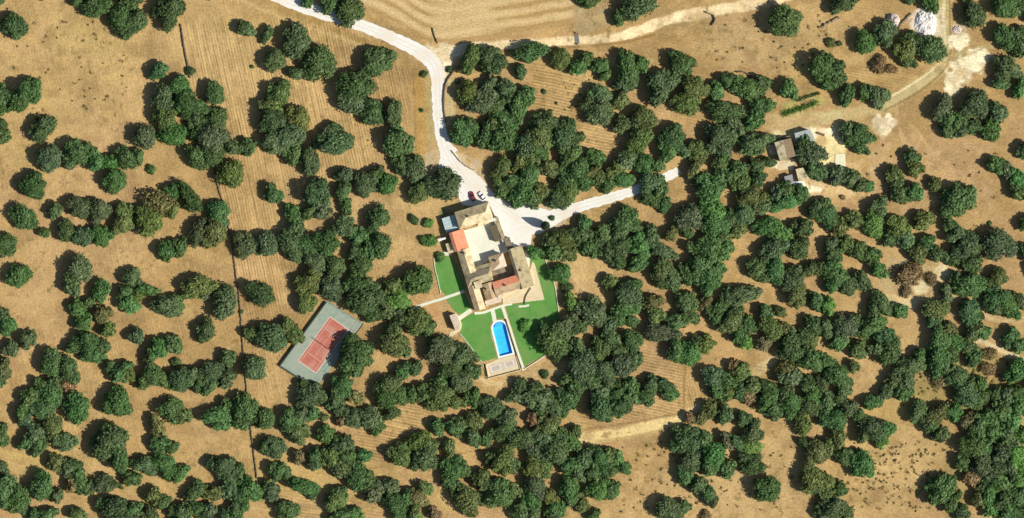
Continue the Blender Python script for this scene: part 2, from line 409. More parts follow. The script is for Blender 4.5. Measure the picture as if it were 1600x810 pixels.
# the pool is dug into the ground: open the sheet under it
pa = Vector(W(640 + 551 / 3.99, 406 + 388 / 3.99)[:2]); pb = Vector(W(640 + 602 / 3.99, 406 + 592 / 3.99)[:2])
pd_ = (pb - pa).normalized(); pn = Vector((-pd_.y, pd_.x)); PL = (pb - pa).length; PW = 5.9
def pool_outline(grow, n=18):
    r = PW / 2 + grow; c = pa + pd_ * (PW / 2); pts = []
    for i in range(n + 1):
        a = math.pi * i / n
        pts.append(tuple(c + pn * (r * math.cos(a)) - pd_ * (r * math.sin(a))))
    e = pb + pd_ * grow
    pts += [tuple(e - pn * r), tuple(e + pn * r)]
    return pts
dug = in_poly(pool_outline(0), gv[:, 0], gv[:, 1])
gf = gf[~dug[gf].any(1)]
gm = fast_mesh('ground', gv, gf, 4)
at = gm.attributes.new('soil', 'FLOAT_COLOR', 'POINT')
at.data.foreach_set('color', np.concatenate([Cp.reshape(-1, 3), np.ones((h * w, 1))], 1).astype(np.float32).ravel())
at = gm.attributes.new('plough', 'FLOAT_COLOR', 'POINT')
at.data.foreach_set('color', np.stack([PV.ravel(), PD.ravel(), np.zeros(h * w), np.ones(h * w)], 1).astype(np.float32).ravel())
gm.polygons.foreach_set('use_smooth', np.ones(len(gf), bool))
def ground_mat():
    m, n, b = new_mat('dry_soil')
    a = N(n, 'ShaderNodeAttribute', attribute_name='soil'); p = N(n, 'ShaderNodeAttribute', attribute_name='plough')
    sep = N(n, 'ShaderNodeSeparateColor'); n.links.new(p.outputs['Color'], sep.inputs[0])
    geo = N(n, 'ShaderNodeNewGeometry')
    ds = N(n, 'ShaderNodeTexNoise'); ds.inputs['Scale'].default_value = .09; ds.inputs['Detail'].default_value = 3
    n.links.new(geo.outputs['Position'], ds.inputs['Vector'])
    fine = N(n, 'ShaderNodeTexNoise'); fine.inputs['Scale'].default_value = .95; fine.inputs['Detail'].default_value = 8; fine.inputs['Roughness'].default_value = .75
    n.links.new(geo.outputs['Position'], fine.inputs['Vector'])
    def stripes(dx, dy, period, dist):
        out = []
        for (ax, ay, k) in ((dx, dy, 1.0 / period), (-dy, dx, .035)):
            dt = N(n, 'ShaderNodeVectorMath', operation='DOT_PRODUCT'); dt.inputs[1].default_value = (ax * k, ay * k, 0)
            n.links.new(geo.outputs['Position'], dt.inputs[0]); out.append(dt)
        cb = N(n, 'ShaderNodeCombineXYZ'); n.links.new(out[0].outputs['Value'], cb.inputs[0]); n.links.new(out[1].outputs['Value'], cb.inputs[1])
        tx_ = N(n, 'ShaderNodeTexNoise'); tx_.inputs['Scale'].default_value = 1.0; tx_.inputs['Detail'].default_value = 3; tx_.inputs['Roughness'].default_value = .6
        n.links.new(cb.outputs[0], tx_.inputs['Vector'])
        q_ = N(n, 'ShaderNodeMapRange'); q_.inputs['From Min'].default_value = .28; q_.inputs['From Max'].default_value = .72; q_.inputs['To Min'].default_value = -1.3; q_.inputs['To Max'].default_value = 1.3
        n.links.new(tx_.outputs[0], q_.inputs['Value'])
        ml = N(n, 'ShaderNodeMath', operation='MULTIPLY_ADD'); ml.inputs[1].default_value = 2 * math.pi * 1.12; n.links.new(out[0].outputs['Value'], ml.inputs[0])
        d2 = N(n, 'ShaderNodeMath', operation='MULTIPLY'); d2.inputs[1].default_value = 6.0; n.links.new(ds.outputs[0], d2.inputs[0]); n.links.new(d2.outputs[0], ml.inputs[2])
        sn_ = N(n, 'ShaderNodeMath', operation='SINE'); n.links.new(ml.outputs[0], sn_.inputs[0])
        sm = N(n, 'ShaderNodeMath', operation='MULTIPLY_ADD'); sm.inputs[1].default_value = dist; n.links.new(sn_.outputs[0], sm.inputs[0]); n.links.new(q_.outputs[0], sm.inputs[2])
        return sm.outputs[0]
    s1 = stripes(.976, .216, 1.4, .45); s2 = stripes(.20, .98, 1.5, .95)
    def mul(x, y):
        q = N(n, 'ShaderNodeMath', operation='MULTIPLY'); n.links.new(x, q.inputs[0])
        if isinstance(y, float): q.inputs[1].default_value = y
        else: n.links.new(y, q.inputs[1])
        return q.outputs[0]
    ad = N(n, 'ShaderNodeMath', operation='ADD'); n.links.new(mul(s1, sep.outputs[0]), ad.inputs[0]); n.links.new(mul(s2, sep.outputs[1]), ad.inputs[1])
    br = N(n, 'ShaderNodeTexNoise'); br.inputs['Scale'].default_value = .22; br.inputs['Detail'].default_value = 4
    n.links.new(geo.outputs['Position'], br.inputs['Vector'])
    ampl = mul(ad.outputs[0], br.outputs[0])
    v = N(n, 'ShaderNodeMath', operation='MULTIPLY_ADD'); v.inputs[1].default_value = .34; v.inputs[2].default_value = 1.0
    n.links.new(ampl, v.inputs[0])
    fr = N(n, 'ShaderNodeMapRange'); fr.inputs['From Min'].default_value = .25; fr.inputs['From Max'].default_value = .75
    fr.inputs['To Min'].default_value = .60; fr.inputs['To Max'].default_value = 1.38; n.links.new(fine.outputs[0], fr.inputs['Value'])
    sc = N(n, 'ShaderNodeVectorMath', operation='SCALE'); n.links.new(a.outputs['Color'], sc.inputs[0]); n.links.new(mul(v.outputs[0], fr.outputs[0]), sc.inputs['Scale'])
    n.links.new(sc.outputs[0], b.inputs['Base Color']); b.inputs['Roughness'].default_value = .97; b.inputs['Specular IOR Level'].default_value = .1
    hs = N(n, 'ShaderNodeMath', operation='MULTIPLY_ADD'); hs.inputs[1].default_value = .35
    n.links.new(ad.outputs[0], hs.inputs[0]); n.links.new(fine.outputs[0], hs.inputs[2])
    bp = N(n, 'ShaderNodeBump'); bp.inputs['Strength'].default_value = .6; bp.inputs['Distance'].default_value = .35
    n.links.new(hs.outputs[0], bp.inputs['Height']); n.links.new(bp.outputs[0], b.inputs['Normal'])
    return m
struct(link('ground', gm, ground_mat()))

# ------------------------------------------------------------------ sheets laid on the ground
def sheet(name, pts, mat, z, th=.12):
    v, f = prism(pts, z - th, z)
    return mk(name, v, f, mat)
def ribbon(name, pts, widths, mat, z, jit=.25, step=1.5):
    pts = smooth_line([(*p, w) for p, w in zip(pts, widths)], 10)
    L, Rr = [], []
    for i, p in enumerate(pts):
        a = pts[max(0, i - 1)]; b = pts[min(len(pts) - 1, i + 1)]
        d = Vector((b[0] - a[0], b[1] - a[1])).normalized(); nn = (-d.y, d.x); wv = p[2] / 2
        L.append((p[0] + nn[0] * (wv + random.uniform(-jit, jit)), p[1] + nn[1] * (wv + random.uniform(-jit, jit))))
        Rr.append((p[0] - nn[0] * (wv + random.uniform(-jit, jit)), p[1] - nn[1] * (wv + random.uniform(-jit, jit))))
    k = len(pts); v = [(x, y, z) for x, y in L] + [(x, y, z) for x, y in Rr]
    f = [[k + i, k + i + 1, i + 1, i] for i in range(k - 1)]
    return mk(name, v, f, mat)
struct(ribbon('gravel_road', P2((400, -22), (450, 2), (500, 20), (560, 38), (620, 63), (660, 84), (681, 108), (684, 150), (686, 190), (694, 225), (704, 243)),
              [6, 5.4, 5.2, 5.4, 5.6, 6.4, 6.6, 5.2, 5.2, 6, 8], M['gravel'], .030, .3))
def offset_line(pts, d_):
    out = []
    for i, q_ in enumerate(pts):
        a, b = pts[max(0, i - 1)], pts[min(len(pts) - 1, i + 1)]; L = math.dist(a, b); out.append((q_[0] - (b[1] - a[1]) / L * d_, q_[1] + (b[0] - a[0]) / L * d_))
    return out
M['rut'] = noise_mat('wheel_rut', (.55, .52, .435), (.66, .63, .54), .7, .95, 8, .3)
_rd = smooth_line(P2((450, 2), (500, 20), (560, 38), (620, 63), (660, 84), (681, 108), (684, 150), (686, 190), (694, 225), (712, 262), (740, 296)), 3)
for k_, sd in enumerate((-.85, .85)): struct(ribbon('wheel_track', offset_line(_rd, sd), [.42] * len(_rd), M['rut'], .041 + .002 * k_, .12))
_rd = smooth_line(P2((748, 300), (785, 326), (820, 346), (850, 342), (880, 330), (945, 312), (985, 300)), 3)
for k_, sd in enumerate((-.8, .8)): struct(ribbon('wheel_track', offset_line(_rd, sd), [.4] * len(_rd), M['rut'], .045 + .002 * k_, .12))
struct(ribbon('gravel_drive', P2((842, 350), (880, 332), (910, 322), (945, 312), (990, 298), (1030, 282), (1062, 266)), [7, 6, 4.8, 4.5, 4.2, 4.5, 3.5], M['gravel'], .032, .35))
yard = [(690, 233), (708, 236), (728, 260), (752, 278), (768, 300), (795, 318), (830, 322), (862, 330), (880, 327), (890, 336), (872, 350), (852, 362), (832, 368), (828, 385),
        (806, 388), (795, 380), (775, 352), (764, 332), (756, 322), (724, 322), (716, 306), (716, 285), (700, 272), (684, 266)]
struct(sheet('gravel_yard', dense(P2(*yard), 1.3, True, .3), M['gravel'], .036, .1))

lawn_w = [(681, 405), (690, 402), (706, 400), (720, 432), (729, 452), (697, 462), (688, 452), (680, 428)]
lawn_w2 = [(697, 468), (726, 458), (737, 482), (717, 492), (706, 482)]
struct(sheet('lawn_grass', dense(P2(*lawn_w), 1.2, True, .12), M['lawn'], .036))
struct(sheet('lawn_grass', dense(P2(*lawn_w2), 1.2, True, .12), M['lawn'], .037))
struct(sheet('lawn_grass', dense(T12((312, 380), (400, 330), (512, 312), (524, 372), (507, 385), (500, 415), (512, 490), (548, 610), (445, 640), (380, 548), (318, 462)), 1.2, True, .1), M['lawn'], .036))
struct(sheet('lawn_grass', dense(T12((531, 312), (577, 298), (598, 372), (560, 366), (538, 366)), 1.0, True, .05), M['lawn'], .0362))
struct(sheet('lawn_grass', dense(P2((818, 388), (846, 396), (856, 420), (867, 452), (872, 486), (874, 522), (853, 553), (818, 573), (790, 478), (813, 474), (850, 462), (838, 428), (826, 404)), 1.2, True, .1), M['lawn'], .0364))

def path_line(name, pts, wd, z, mat='path'):
    return struct(ribbon(name, pts, [wd] * len(pts), M[mat], z, .06))
path_line('garden_path', T12((0, 310), (100, 275), (200, 245), (340, 197)), 1.25, .052)
path_line('garden_path', T12((290, 378), (330, 352), (385, 312)), 1.9, .051)
path_line('garden_path', T12((515, 305), (524, 345), (532, 392)), 1.8, .053)
path_line('garden_path', T12((580, 296), (625, 430), (670, 570), (712, 690)), 1.35, .054)
path_line('garden_path', T12((405, 335), (460, 330), (520, 308), (590, 285), (640, 275)), 1.1, .0555)
path_line('garden_path', P2((685, 402), (690, 398), (705, 396)), 1.6, .051)
path_line('garden_path', T12((680, 292), (720, 290), (745, 283)), .9, .053)

# ------------------------------------------------------------------ low walls
def wall_run(name, pts, wd, ht, mat, label, cat='wall', jit=.12, step=.8, zj=.12):
    pts = dense(smooth_line(pts, 6) if len(pts) > 2 else pts, step)
    root_loc = Vector((*pts[0], 0)); V, F = [], []
    for i, p in enumerate(pts):
        a = pts[max(0, i - 1)]; b = pts[min(len(pts) - 1, i + 1)]
        d = Vector((b[0] - a[0], b[1] - a[1])).normalized(); nn = (-d.y, d.x)
        ox, oy = random.uniform(-jit, jit), random.uniform(-jit, jit)
        hh = ht + random.uniform(-zj, zj)
        for s, z in ((-.58, -.2), (.58, -.2), (.42, hh), (-.42, hh + random.uniform(-zj, zj) * .5)):
            V.append((p[0] + ox + nn[0] * wd * s, p[1] + oy + nn[1] * wd * s, z))
    for i in range(len(pts) - 1):
        a, b = 4 * i, 4 * (i + 1)
        for j in range(4): F.append([a + j, a + (j + 1) % 4, b + (j + 1) % 4, b + j])
    e = 4 * (len(pts) - 1); F += [[3, 2, 1, 0], [e, e + 1, e + 2, e + 3]]
    o = bpy.data.objects.new(name, None)
    me = bpy.data.meshes.new(name); me.from_pydata([tuple(Vector(v) - root_loc) for v in V], [], [f[::-1] for f in F]); me.update()
    o = link(name, me, M[mat]); o.location = root_loc
    bm = bmesh.new(); bm.from_mesh(me); bmesh.ops.recalc_face_normals(bm, faces=bm.faces); bm.to_mesh(me); bm.free()
    return tag(o, label, cat)
wall_run('field_wall', P2((283, 38), (286, 62), (291, 90), (297, 122)), .5, .75, 'dark_stone', 'low dark field wall running down from the top left tree clump')
wall_run('field_wall', P2((328, 240), (341, 292), (352, 330), (362, 380), (369, 430), (374, 465), (378, 520), (382, 570), (386, 612), (392, 670), (397, 710), (402, 748)), .38, .6, 'dark_stone', 'long dark field wall running down the picture left of the tennis court')
wall_run('field_wall', P2((718, 102), (706, 115), (697, 130), (694, 150), (694, 172), (696, 192)), .45, .8, 'dark_stone', 'curved dark wall on the right side of the white gravel road')
wall_run('field_wall', P2((706, 236), (716, 249), (728, 260), (740, 266)), .4, .6, 'stone', 'short stone wall where the gravel road opens into the yard')
wall_run('field_wall', P2((1102, 19), (1114, 24), (1117, 32), (1112, 40)), .5, 1.0, 'dark_stone', 'small hooked wall at the end of the dirt road spur')
wall_run('field_wall', P2((676, 44), (679, 56), (684, 68)), .3, .8, 'dark_stone', 'short dark strip standing in for a shadow at the lower edge of stubble field')  # this field_wall is no real wall, it stands in for a shadow
wall_run('field_wall', P2((1150, 113), (1163, 113), (1176, 122)), .4, 1.2, 'dark_stone', 'short dark wall on top of tree belt left of the vegetable plot')
wall_run('garden_wall', T12((150, -10), (160, 60), (175, 120), (195, 215)), .3, .35, 'path', 'pale low kerb wall along the left edge of the west lawn', zj=.02, jit=.03)
wall_run('garden_wall', T12((312, 460), (350, 505), (385, 550), (420, 600), (452, 640)), .3, .4, 'path', 'pale low wall curving along the lower left of pool lawn', zj=.02, jit=.03)
wall_run('garden_wall', P2((852, 406), (862, 431), (868, 452), (873, 488)), .35, .4, 'path', 'pale low wall along the right edge of the east lawn', zj=.02, jit=.03)
wall_run('garden_wall', P2((819, 577), (835, 567), (854, 554), (866, 545)), .35, .45, 'path', 'pale low wall closing the bottom corner of the east lawn', zj=.02, jit=.03)
wall_run('garden_wall', T12((601, 372), (650, 530), (700, 680)), .3, .8, 'stone', 'low brown wall between swimming pool and straight garden path', zj=.03, jit=.03)
wall_run('farm_wall', P2((1200, 221), (1215, 217), (1234, 213)), .4, 1.6, 'stone', 'thin stone wall joining the two old farm buildings at the top', zj=.05)

# ------------------------------------------------------------------ tennis court
cL, cT, cR, cB = P2((437.6, 572), (512, 470), (568, 506), (494, 608))
M['hard'] = noise_mat('court_apron', (.20, .26, .195), (.30, .345, .27), .45, .9, 9, 0, .15, (.29, .31, .24))
M['clay'] = noise_mat('red_court', (.35, .105, .07), (.45, .165, .11), .5, .9, 9, 0, .2, (.42, .20, .14))
M['line'] = noise_mat('court_lines', (.50, .37, .31), (.68, .56, .48), 1.2)
tc = empty('tennis_court', (*W(503, 540)[:2], 0)); tag(tc, 'red tennis court with green apron and low dark edge wall', 'tennis court')
v, f = prism([cL, cT, cR, cB], -.1, .06); mk('apron', v, f, M['hard'], tc)
q = P2((515.4, 494.6), (544.4, 515), (493.7, 583.7), (465.4, 563.7))      # corners of the playing rectangle
q = [Vector(p) for p in q]
def qp(a, b):                         # a across, b along
    return tuple(q[0].lerp(q[1], a).lerp(q[3].lerp(q[2], a), b))
v, f = prism([qp(0, 0), qp(1, 0), qp(1, 1), qp(0, 1)], .05, .066); mk('playing_surface', v, f, M['clay'], tc)
cw, cl = 10.2, 24.4
def cline(a0, b0, a1, b1, z=.071, wd=.0):
    v, f = prism([qp(a0, b0), qp(a1, b0), qp(a1, b1), qp(a0, b1)], .06, z)
    return v, f
lw = .16
ls = [cline(0, 0, lw / cw * 1.8, 1), cline(1 - lw / cw * 1.8, 0, 1, 1), cline(.02, -.004, .98, .010, .072), cline(.02, .990, .98, 1.004, .072),
      cline(.125, .01, .125 + .11 / cw, .99, .0715), cline(.875 - .11 / cw, .01, .875, .99, .0715),
      cline(.13, .23, .87, .23 + .13 / cl, .0725), cline(.13, .77, .87, .77 + .13 / cl, .0725), cline(.5 - .05 / cw, .235, .5 + .05 / cw, .765, .0718)]
for v, f in ls: mk('court_line', v, f, M['line'], tc)
# net
d = (q[1] - q[0]).normalized(); nmid = Vector(qp(.5, .5))
M['net'] = noise_mat('net_cord', (.16, .07, .06), (.22, .10, .08), 5)
v, f = obox(nmid, d, cw + 1.2, .06, .08, .98); net = mk('net', v, f, M['net'], tc)
for s in (-1, 1):
    c = nmid + d * s * (cw / 2 + .7); v, f = obox(c, d, .12, .12, .06, 1.1); mk('post', v, f, M['metal'], tc)
M['courtwall'] = noise_mat('court_wall', (.05, .06, .05), (.09, .10, .08), 2)
def cwall(a, b, h, t):
    a, b = Vector(a), Vector(b); dd = (b - a).normalized()
    v, f = obox((a + b) / 2, dd, (b - a).length, t, -.1, h); mk('edge_wall', v, f, M['courtwall'], tc)
cwall(cL, Vector(cL).lerp(Vector(cT), .98), 1.3, .5); cwall(Vector(cL) + (Vector(cB) - Vector(cL)) * .01, Vector(cL).lerp(Vector(cB), .97), 1.1, .5)
cwall(cR, Vector(cR).lerp(Vector(cB), .3), .35, .2)
M['wire'], _n, _b = new_mat('wire_mesh'); _b.inputs['Base Color'].default_value = (.06, .08, .06, 1)
for a, b in ((cL, cT), (cL, cB), (cT, cR), (cR, cB)):
    k = 8 if math.dist(a, b) > 25 else 5
    for i in range(k):
        p = Vector(a).lerp(Vector(b), i / k); v, f = obox(p, (1, 0), .08, .08, 0, 3.0); mk('fence_post', v, f, M['wire'], tc)
    a, b = Vector(a), Vector(b)
    for zz in (1.6, 2.97):
        v, f = obox((a + b) / 2, (b - a).normalized(), (b - a).length, .04, zz, zz + .04); mk('fence_rail', v, f, M['wire'], tc)

# ------------------------------------------------------------------ house
def H2(u, v): return W(710.4 + .956 * u + .292 * v, 332.3 - .292 * u + .956 * v)[:2]
def H(u, v, z): return (*H2(u, v), z)
house = empty('farmhouse', (*H2(30, 80), 0)); tag(house, 'rambling cream farmhouse with tan and red tiled roofs around two courtyards', 'house')
def block(u0, v0, u1, v1, z1, mat='plaster', z0=-.1, parent=None, name='wall'):
    v, f = prism([H2(u0, v0), H2(u1, v0), H2(u1, v1), H2(u0, v1)], z0, z1)
    return mk(name, v, f, M[mat], parent or house)
def gable(u0, v0, u1, v1, axis, eave, ridge, mats, t=.5, ov=1.2, th=.22, name='roof', hip0=0, hip1=0, parent=None):
    """two slopes, each its own slab with thickness; ridge runs along axis at fraction t; hips shorten the ridge (px)"""
    u0 -= ov; v0 -= ov; u1 += ov; v1 += ov; out = []
    if axis == 'v':
        c = u0 + (u1 - u0) * t
        A = [(u0, v0), (u0, v1)]; Bq = [(u1, v0), (u1, v1)]; r = [(c, v0 + hip0), (c, v1 - hip1)]
    else:
        c = v0 + (v1 - v0) * t
        A = [(u0, v0), (u1, v0)]; Bq = [(u0, v1), (u1, v1)]; r = [(u0 + hip0, c), (u1 - hip1, c)]
    def slab(poly, m):
        n = len(poly)
        V = [H(*p[0], p[1] - th) for p in poly] + [H(*p[0], p[1]) for p in poly]
        F = [list(range(n))[::-1], list(range(n, 2 * n))] + [[i, (i + 1) % n, n + (i + 1) % n, n + i] for i in range(n)]
        o = mk(name, V, F, M[m], parent or house)
        bm = bmesh.new(); bm.from_mesh(o.data); bmesh.ops.recalc_face_normals(bm, faces=bm.faces); bm.to_mesh(o.data); bm.free()
        out.append(o)
    g = .002
    slab([(A[0], eave), (A[1], eave), (r[1], ridge), (r[0], ridge)], mats[0])
    slab([(Bq[0], eave + g), (Bq[1], eave + g), (r[1], ridge + g), (r[0], ridge + g)], mats[1])
    if hip0: slab([(A[0], eave + 2 * g), (Bq[0], eave + 2 * g), (r[0], ridge + 2 * g)], mats[2])
    if hip1: slab([(A[1], eave + 3 * g), (Bq[1], eave + 3 * g), (r[1], ridge + 3 * g)], mats[-1])
    # gable infill under the ridge
    if not hip0 or not hip1:
        i = 1.6
        ends = []
        if not hip0: ends.append(0)
        if not hip1: ends.append(1)
        for e in ends:
            s = 1 if e == 0 else -1
            if axis == 'v':
                vv = (v0 if e == 0 else v1) + s * (ov + .3)
                tri = [(A[0][0] + ov, vv), (Bq[0][0] - ov, vv), (c, vv)]; d2 = (0, s * .8)
            else:
                uu = (u0 if e == 0 else u1) + s * (ov + .3)
                tri = [(uu, A[0][1] + ov), (uu, Bq[0][1] - ov), (uu, c)]; d2 = (s * .8, 0)
            zs = [eave - .15, eave - .15, ridge - th - .12]
            V = [H(*p, z) for p, z in zip(tri, zs)] + [H(p[0] + d2[0], p[1] + d2[1], z) for p, z in zip(tri, zs)]
            o = mk('gable_wall', V, [[0, 1, 2], [5, 4, 3], [0, 3, 4, 1], [1, 4, 5, 2], [2, 5, 3, 0]], M['plaster'], parent or house)
            bm = bmesh.new(); bm.from_mesh(o.data); bmesh.ops.recalc_face_normals(bm, faces=bm.faces); bm.to_mesh(o.data); bm.free()
    return out
def shed_roof(poly_z, mat, th=.2, name='roof', parent=None):
    n = len(poly_z)
    V = [H(u, v, z - th) for u, v, z in poly_z] + [H(u, v, z) for u, v, z in poly_z]
    F = [list(range(n))[::-1], list(range(n, 2 * n))] + [[i, (i + 1) % n, n + (i + 1) % n, n + i] for i in range(n)]
    o = mk(name, V, F, M[mat], parent or house)
    bm = bmesh.new(); bm.from_mesh(o.data); bmesh.ops.recalc_face_normals(bm, faces=bm.faces); bm.to_mesh(o.data); bm.free()
    return o
# A: north wing, hipped at its left end
block(1, 1, 54, 26, 5.5)
gable(1, 1, 54, 26, 'u', 5.5, 7.1, ['r_olive', 'r_tan', 'r_olive', 'r_tan'], .5, hip0=14, hip1=9)  # sun and shade painted into slope colours along with tile tone
block(30, 26.4, 58, 31, 2.5); shed_roof([(29, 25.5, 3.3), (46, 25.5, 3.3), (46, 32, 2.6), (29, 32, 2.6)], 'r_tan')
# carport on the left: pale sheet roof, its right half in the shadow of wing A
for (u, v) in ((-21, 4), (-21, 26), (-2, 4), (-2, 26), (-21, 15)): block(u - .4, v - .4, u + .4, v + .4, 2.3, 'metal', name='carport_post')
shed_roof([(-22, 3, 2.5), (-.6, 3, 2.7), (-.6, 27, 2.7), (-22, 27, 2.5)], 'palemetal', .08, 'carport_roof')
for v0 in (3.2, 9, 15, 21, 26.6): shed_roof([(-22.2, v0, 2.56), (-.8, v0, 2.76), (-.8, v0 + .4, 2.76), (-22.2, v0 + .4, 2.56)], 'metal', .06, 'roof_batten')
# B: new red tiles
block(-16, 30, 4, 58, 4.4)
gable(-16, 30, 4, 58, 'v', 4.4, 5.2, ['r_red', 'r_red'], .2, ov=1.6)
block(-27, 44, -17.6, 58, 2.3); shed_roof([(-28, 43, 2.4), (-17, 43, 2.75), (-17, 59, 2.75), (-28, 59, 2.4)], 'r_tan')
# C: west range
block(-13, 60, 4.5, 97, 4.3); gable(-13, 60.5, 4.5, 97, 'v', 4.3, 5.6, ['r_olive', 'r_tan'])  # olive left, tan right: slope light painted in with tile colour
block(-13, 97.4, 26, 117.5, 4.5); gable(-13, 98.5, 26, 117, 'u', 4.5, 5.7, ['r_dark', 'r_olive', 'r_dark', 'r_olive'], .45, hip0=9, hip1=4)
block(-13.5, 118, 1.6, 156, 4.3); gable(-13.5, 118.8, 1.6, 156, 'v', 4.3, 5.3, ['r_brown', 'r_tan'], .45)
block(-3, 113, 7, 121, 5.7); shed_roof([(-3.6, 112.6, 5.8), (7.6, 112.6, 6.0), (7.6, 124.5, 6.0), (-3.6, 124.5, 5.8)], 'r_tan')
# D: range on the south side of the big courtyard
block(7, 93.5, 29, 97.2, 3.3); gable(6.6, 92, 28.6, 104, 'u', 3.5, 4.3, ['r_olive', 'r_brown'], .5)
block(31, 83, 52.5, 103, 3.9); gable(31, 83, 52.5, 103, 'v', 3.9, 5.0, ['r_brown', 'r_pale', 'r_brown', 'r_pale'], .62, hip0=7, hip1=7)  # pale right slope has sunlight painted into its tile colour
# E: long east wing
block(63.5, 81, 84.5, 144, 3.8); gable(63.5, 81, 84.5, 144, 'v', 3.8, 5.2, ['r_tan', 'r_olive'], .18)
block(62.5, 62, 70, 80.4, 2.6); shed_roof([(61.8, 61.5, 2.7), (71, 61.5, 2.9), (71, 80.6, 2.9), (61.8, 80.6, 2.7)], 'r_dark')
block(58, 26, 62.4, 66, 2.2, 'plaster'); shed_roof([(54, 27, 2.4), (63, 27, 2.5), (64, 66, 2.5), (60, 66, 2.4)], 'r_olive', .15)
block(47, 38, 56, 62, 2.3, 'stone'); shed_roof([(45.5, 37, 2.5), (57, 37, 2.75), (57, 63, 2.75), (47, 63, 2.5)], 'r_shade', .15)  # low dark roof stands in for wall shadow on the courtyard
# F: cross range, red slope above and brown slope below
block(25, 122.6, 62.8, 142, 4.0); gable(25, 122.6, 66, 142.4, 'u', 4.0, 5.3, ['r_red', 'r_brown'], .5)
# G and porch
block(8.4, 121.5, 24, 145, 3.7); gable(8.4, 121.5, 23.4, 145, 'v', 3.7, 4.7, ['r_brown', 'r_brown'], .6)
for (u, v) in ((6, 153.4), (17, 153.4), (28, 153.4)): block(u - .6, v - .6, u + .6, v + .6, 2.45, name='porch_column')
shed_roof([(4.4, 146.2, 2.9), (29.2, 146.2, 2.9), (29.6, 154.6, 2.5), (4.6, 154.6, 2.5)], 'r_pale', .15)
block(26, 143.6, 33, 150, 2.9); shed_roof([(25.6, 143.5, 3.2), (33.6, 143.5, 3.2), (33.6, 150.6, 2.9), (25.6, 150.6, 2.9)], 'r_pale')
# chimneys
for (u, v, z) in ((20, 13.5, 7.9), (-3, 66, 6.4), (44, 133, 6.2), (14, 130, 5.7), (74, 118, 6.0), (41, 92, 5.8)):
    ch = block(u - 1.1, v - 1.1, u + 1.1, v + 1.1, z, 'plaster', 3.2, name='chimney')
    block(u - 1.5, v - 1.5, u + 1.5, v + 1.5, z + .15, 'r_brown', z + .01, ch, 'chimney_cap')
# windows and doors on the outer walls
def opening(u, v, axis, z0, z1, wpx, name='window'):
    t = .28
    if axis == 'u': a = (u - wpx / 2, v - t, u + wpx / 2, v + t)
    else: a = (u - t, v - wpx / 2, u + t, v + wpx / 2)
    fr = block(*a, z1, 'wood', z0, None, name)
    k = .5; t2 = .12
    if axis == 'u': a = (u - wpx / 2 + k, v - t - t2, u + wpx / 2 - k, v + t + t2)
    else: a = (u - t - t2, v - wpx / 2 + k, u + t + t2, v + wpx / 2 - k)
    block(*a, z1 - .12, 'glass' if name == 'window' else 'wood', z0 + .12, fr, 'pane' if name == 'window' else 'panel')
for v in (66, 76, 86, 104, 112, 126, 138, 148): opening(-13 if v < 118 else -13.5, v, 'v', 1.1, 2.3, 3.6)
for v in (90, 104, 118, 132): opening(84.5, v, 'v', 1.0, 2.4, 4)
for u in (10, 24, 40): opening(u, 1, 'u', 1.2, 2.3, 3.6)
for u in (36, 48, 58): opening(u, 142, 'u', 1.0, 2.3, 4)
opening(54, 14, 'v', .05, 2.5, 7, 'door'); opening(17, 145, 'u', .05, 2.3, 5, 'door'); opening(-6, 156, 'u', .05, 2.2, 4, 'door'); opening(4.5, 80, 'v', .05, 2.3, 5, 'door')
# paved courtyard and terrace
struct(mk('courtyard', *prism([H2(4.7, 31.2), H2(58, 32), H2(63, 66), H2(62.5, 82.6), H2(4.9, 92.5)], -.05, .05), M['court_yard']))
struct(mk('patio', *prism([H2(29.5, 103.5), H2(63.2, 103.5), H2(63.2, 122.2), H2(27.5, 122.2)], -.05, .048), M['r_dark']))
T3 = lambda *pts: [W(720 + x / 8.529, 390 + y / 8.529)[:2] for x, y in pts]
struct(mk('terrace', *prism(T3((560, 560), (900, 480), (915, 300), (955, 160), (985, 190), (1115, 670), (655, 725), (560, 740)), -.05, .09), M['terrace']))
struct(mk('side_paving', *prism(T3((835, 120), (860, 10), (890, 5), (925, 110), (905, 285), (870, 285)), -.05, .07), M['court_yard']))
wall_run('terrace_wall', T3((935, 510), (875, 610), (858, 660), (852, 725)), .25, .7, 'dark_stone', 'thin dark wall crossing the stone terrace below the house', zj=.03, jit=.04)
wall_run('yard_wall', [H2(64, 62), H2(59, 30), H2(55.5, 8), H2(54.5, -1)], .3, 1.8, 'dark_stone', 'dark wall between the house courtyard and the white gravel yard', zj=.04, jit=.05)

# small outbuildings beside the house
def small_house(name, label, cat, pts, z, roofmat, wallmat='plaster', over=.25, lean=.35):
    c = Vector((sum(p[0] for p in pts) / len(pts), sum(p[1] for p in pts) / len(pts)))
    root = empty(name, (*c, 0)); tag(root, label, cat)
    v, f = prism(list(pts), -.1, z); mk('wall', v, f, M[wallmat], root)
    big = [tuple(c + (Vector(p) - c) * (1 + over / max(1, (Vector(p) - c).length))) for p in pts]
    n = len(big); xs = [p[0] for p in big]; x0, x1 = min(xs), max(xs)
    zz = [z + .08 + lean * (p[0] - x0) / (x1 - x0) for p in big]
    V = [(*p, k - .07) for p, k in zip(big, zz)] + [(*p, k + .12) for p, k in zip(big, zz)]
    F = [list(range(n))[::-1], list(range(n, 2 * n))] + [[i, (i + 1) % n, n + (i + 1) % n, n + i] for i in range(n)]
    o = mk('roof', V, F, M[roofmat], root)
    bm = bmesh.new(); bm.from_mesh(o.data); bmesh.ops.recalc_face_normals(bm, faces=bm.faces); bm.to_mesh(o.data); bm.free()
    a, b = Vector(pts[0]), Vector(pts[1]); v, f = obox((a + b) / 2, (b - a).normalized(), 1.0, .12, 0, 2.0); mk('door', v, f, M['wood'], root)
    return root
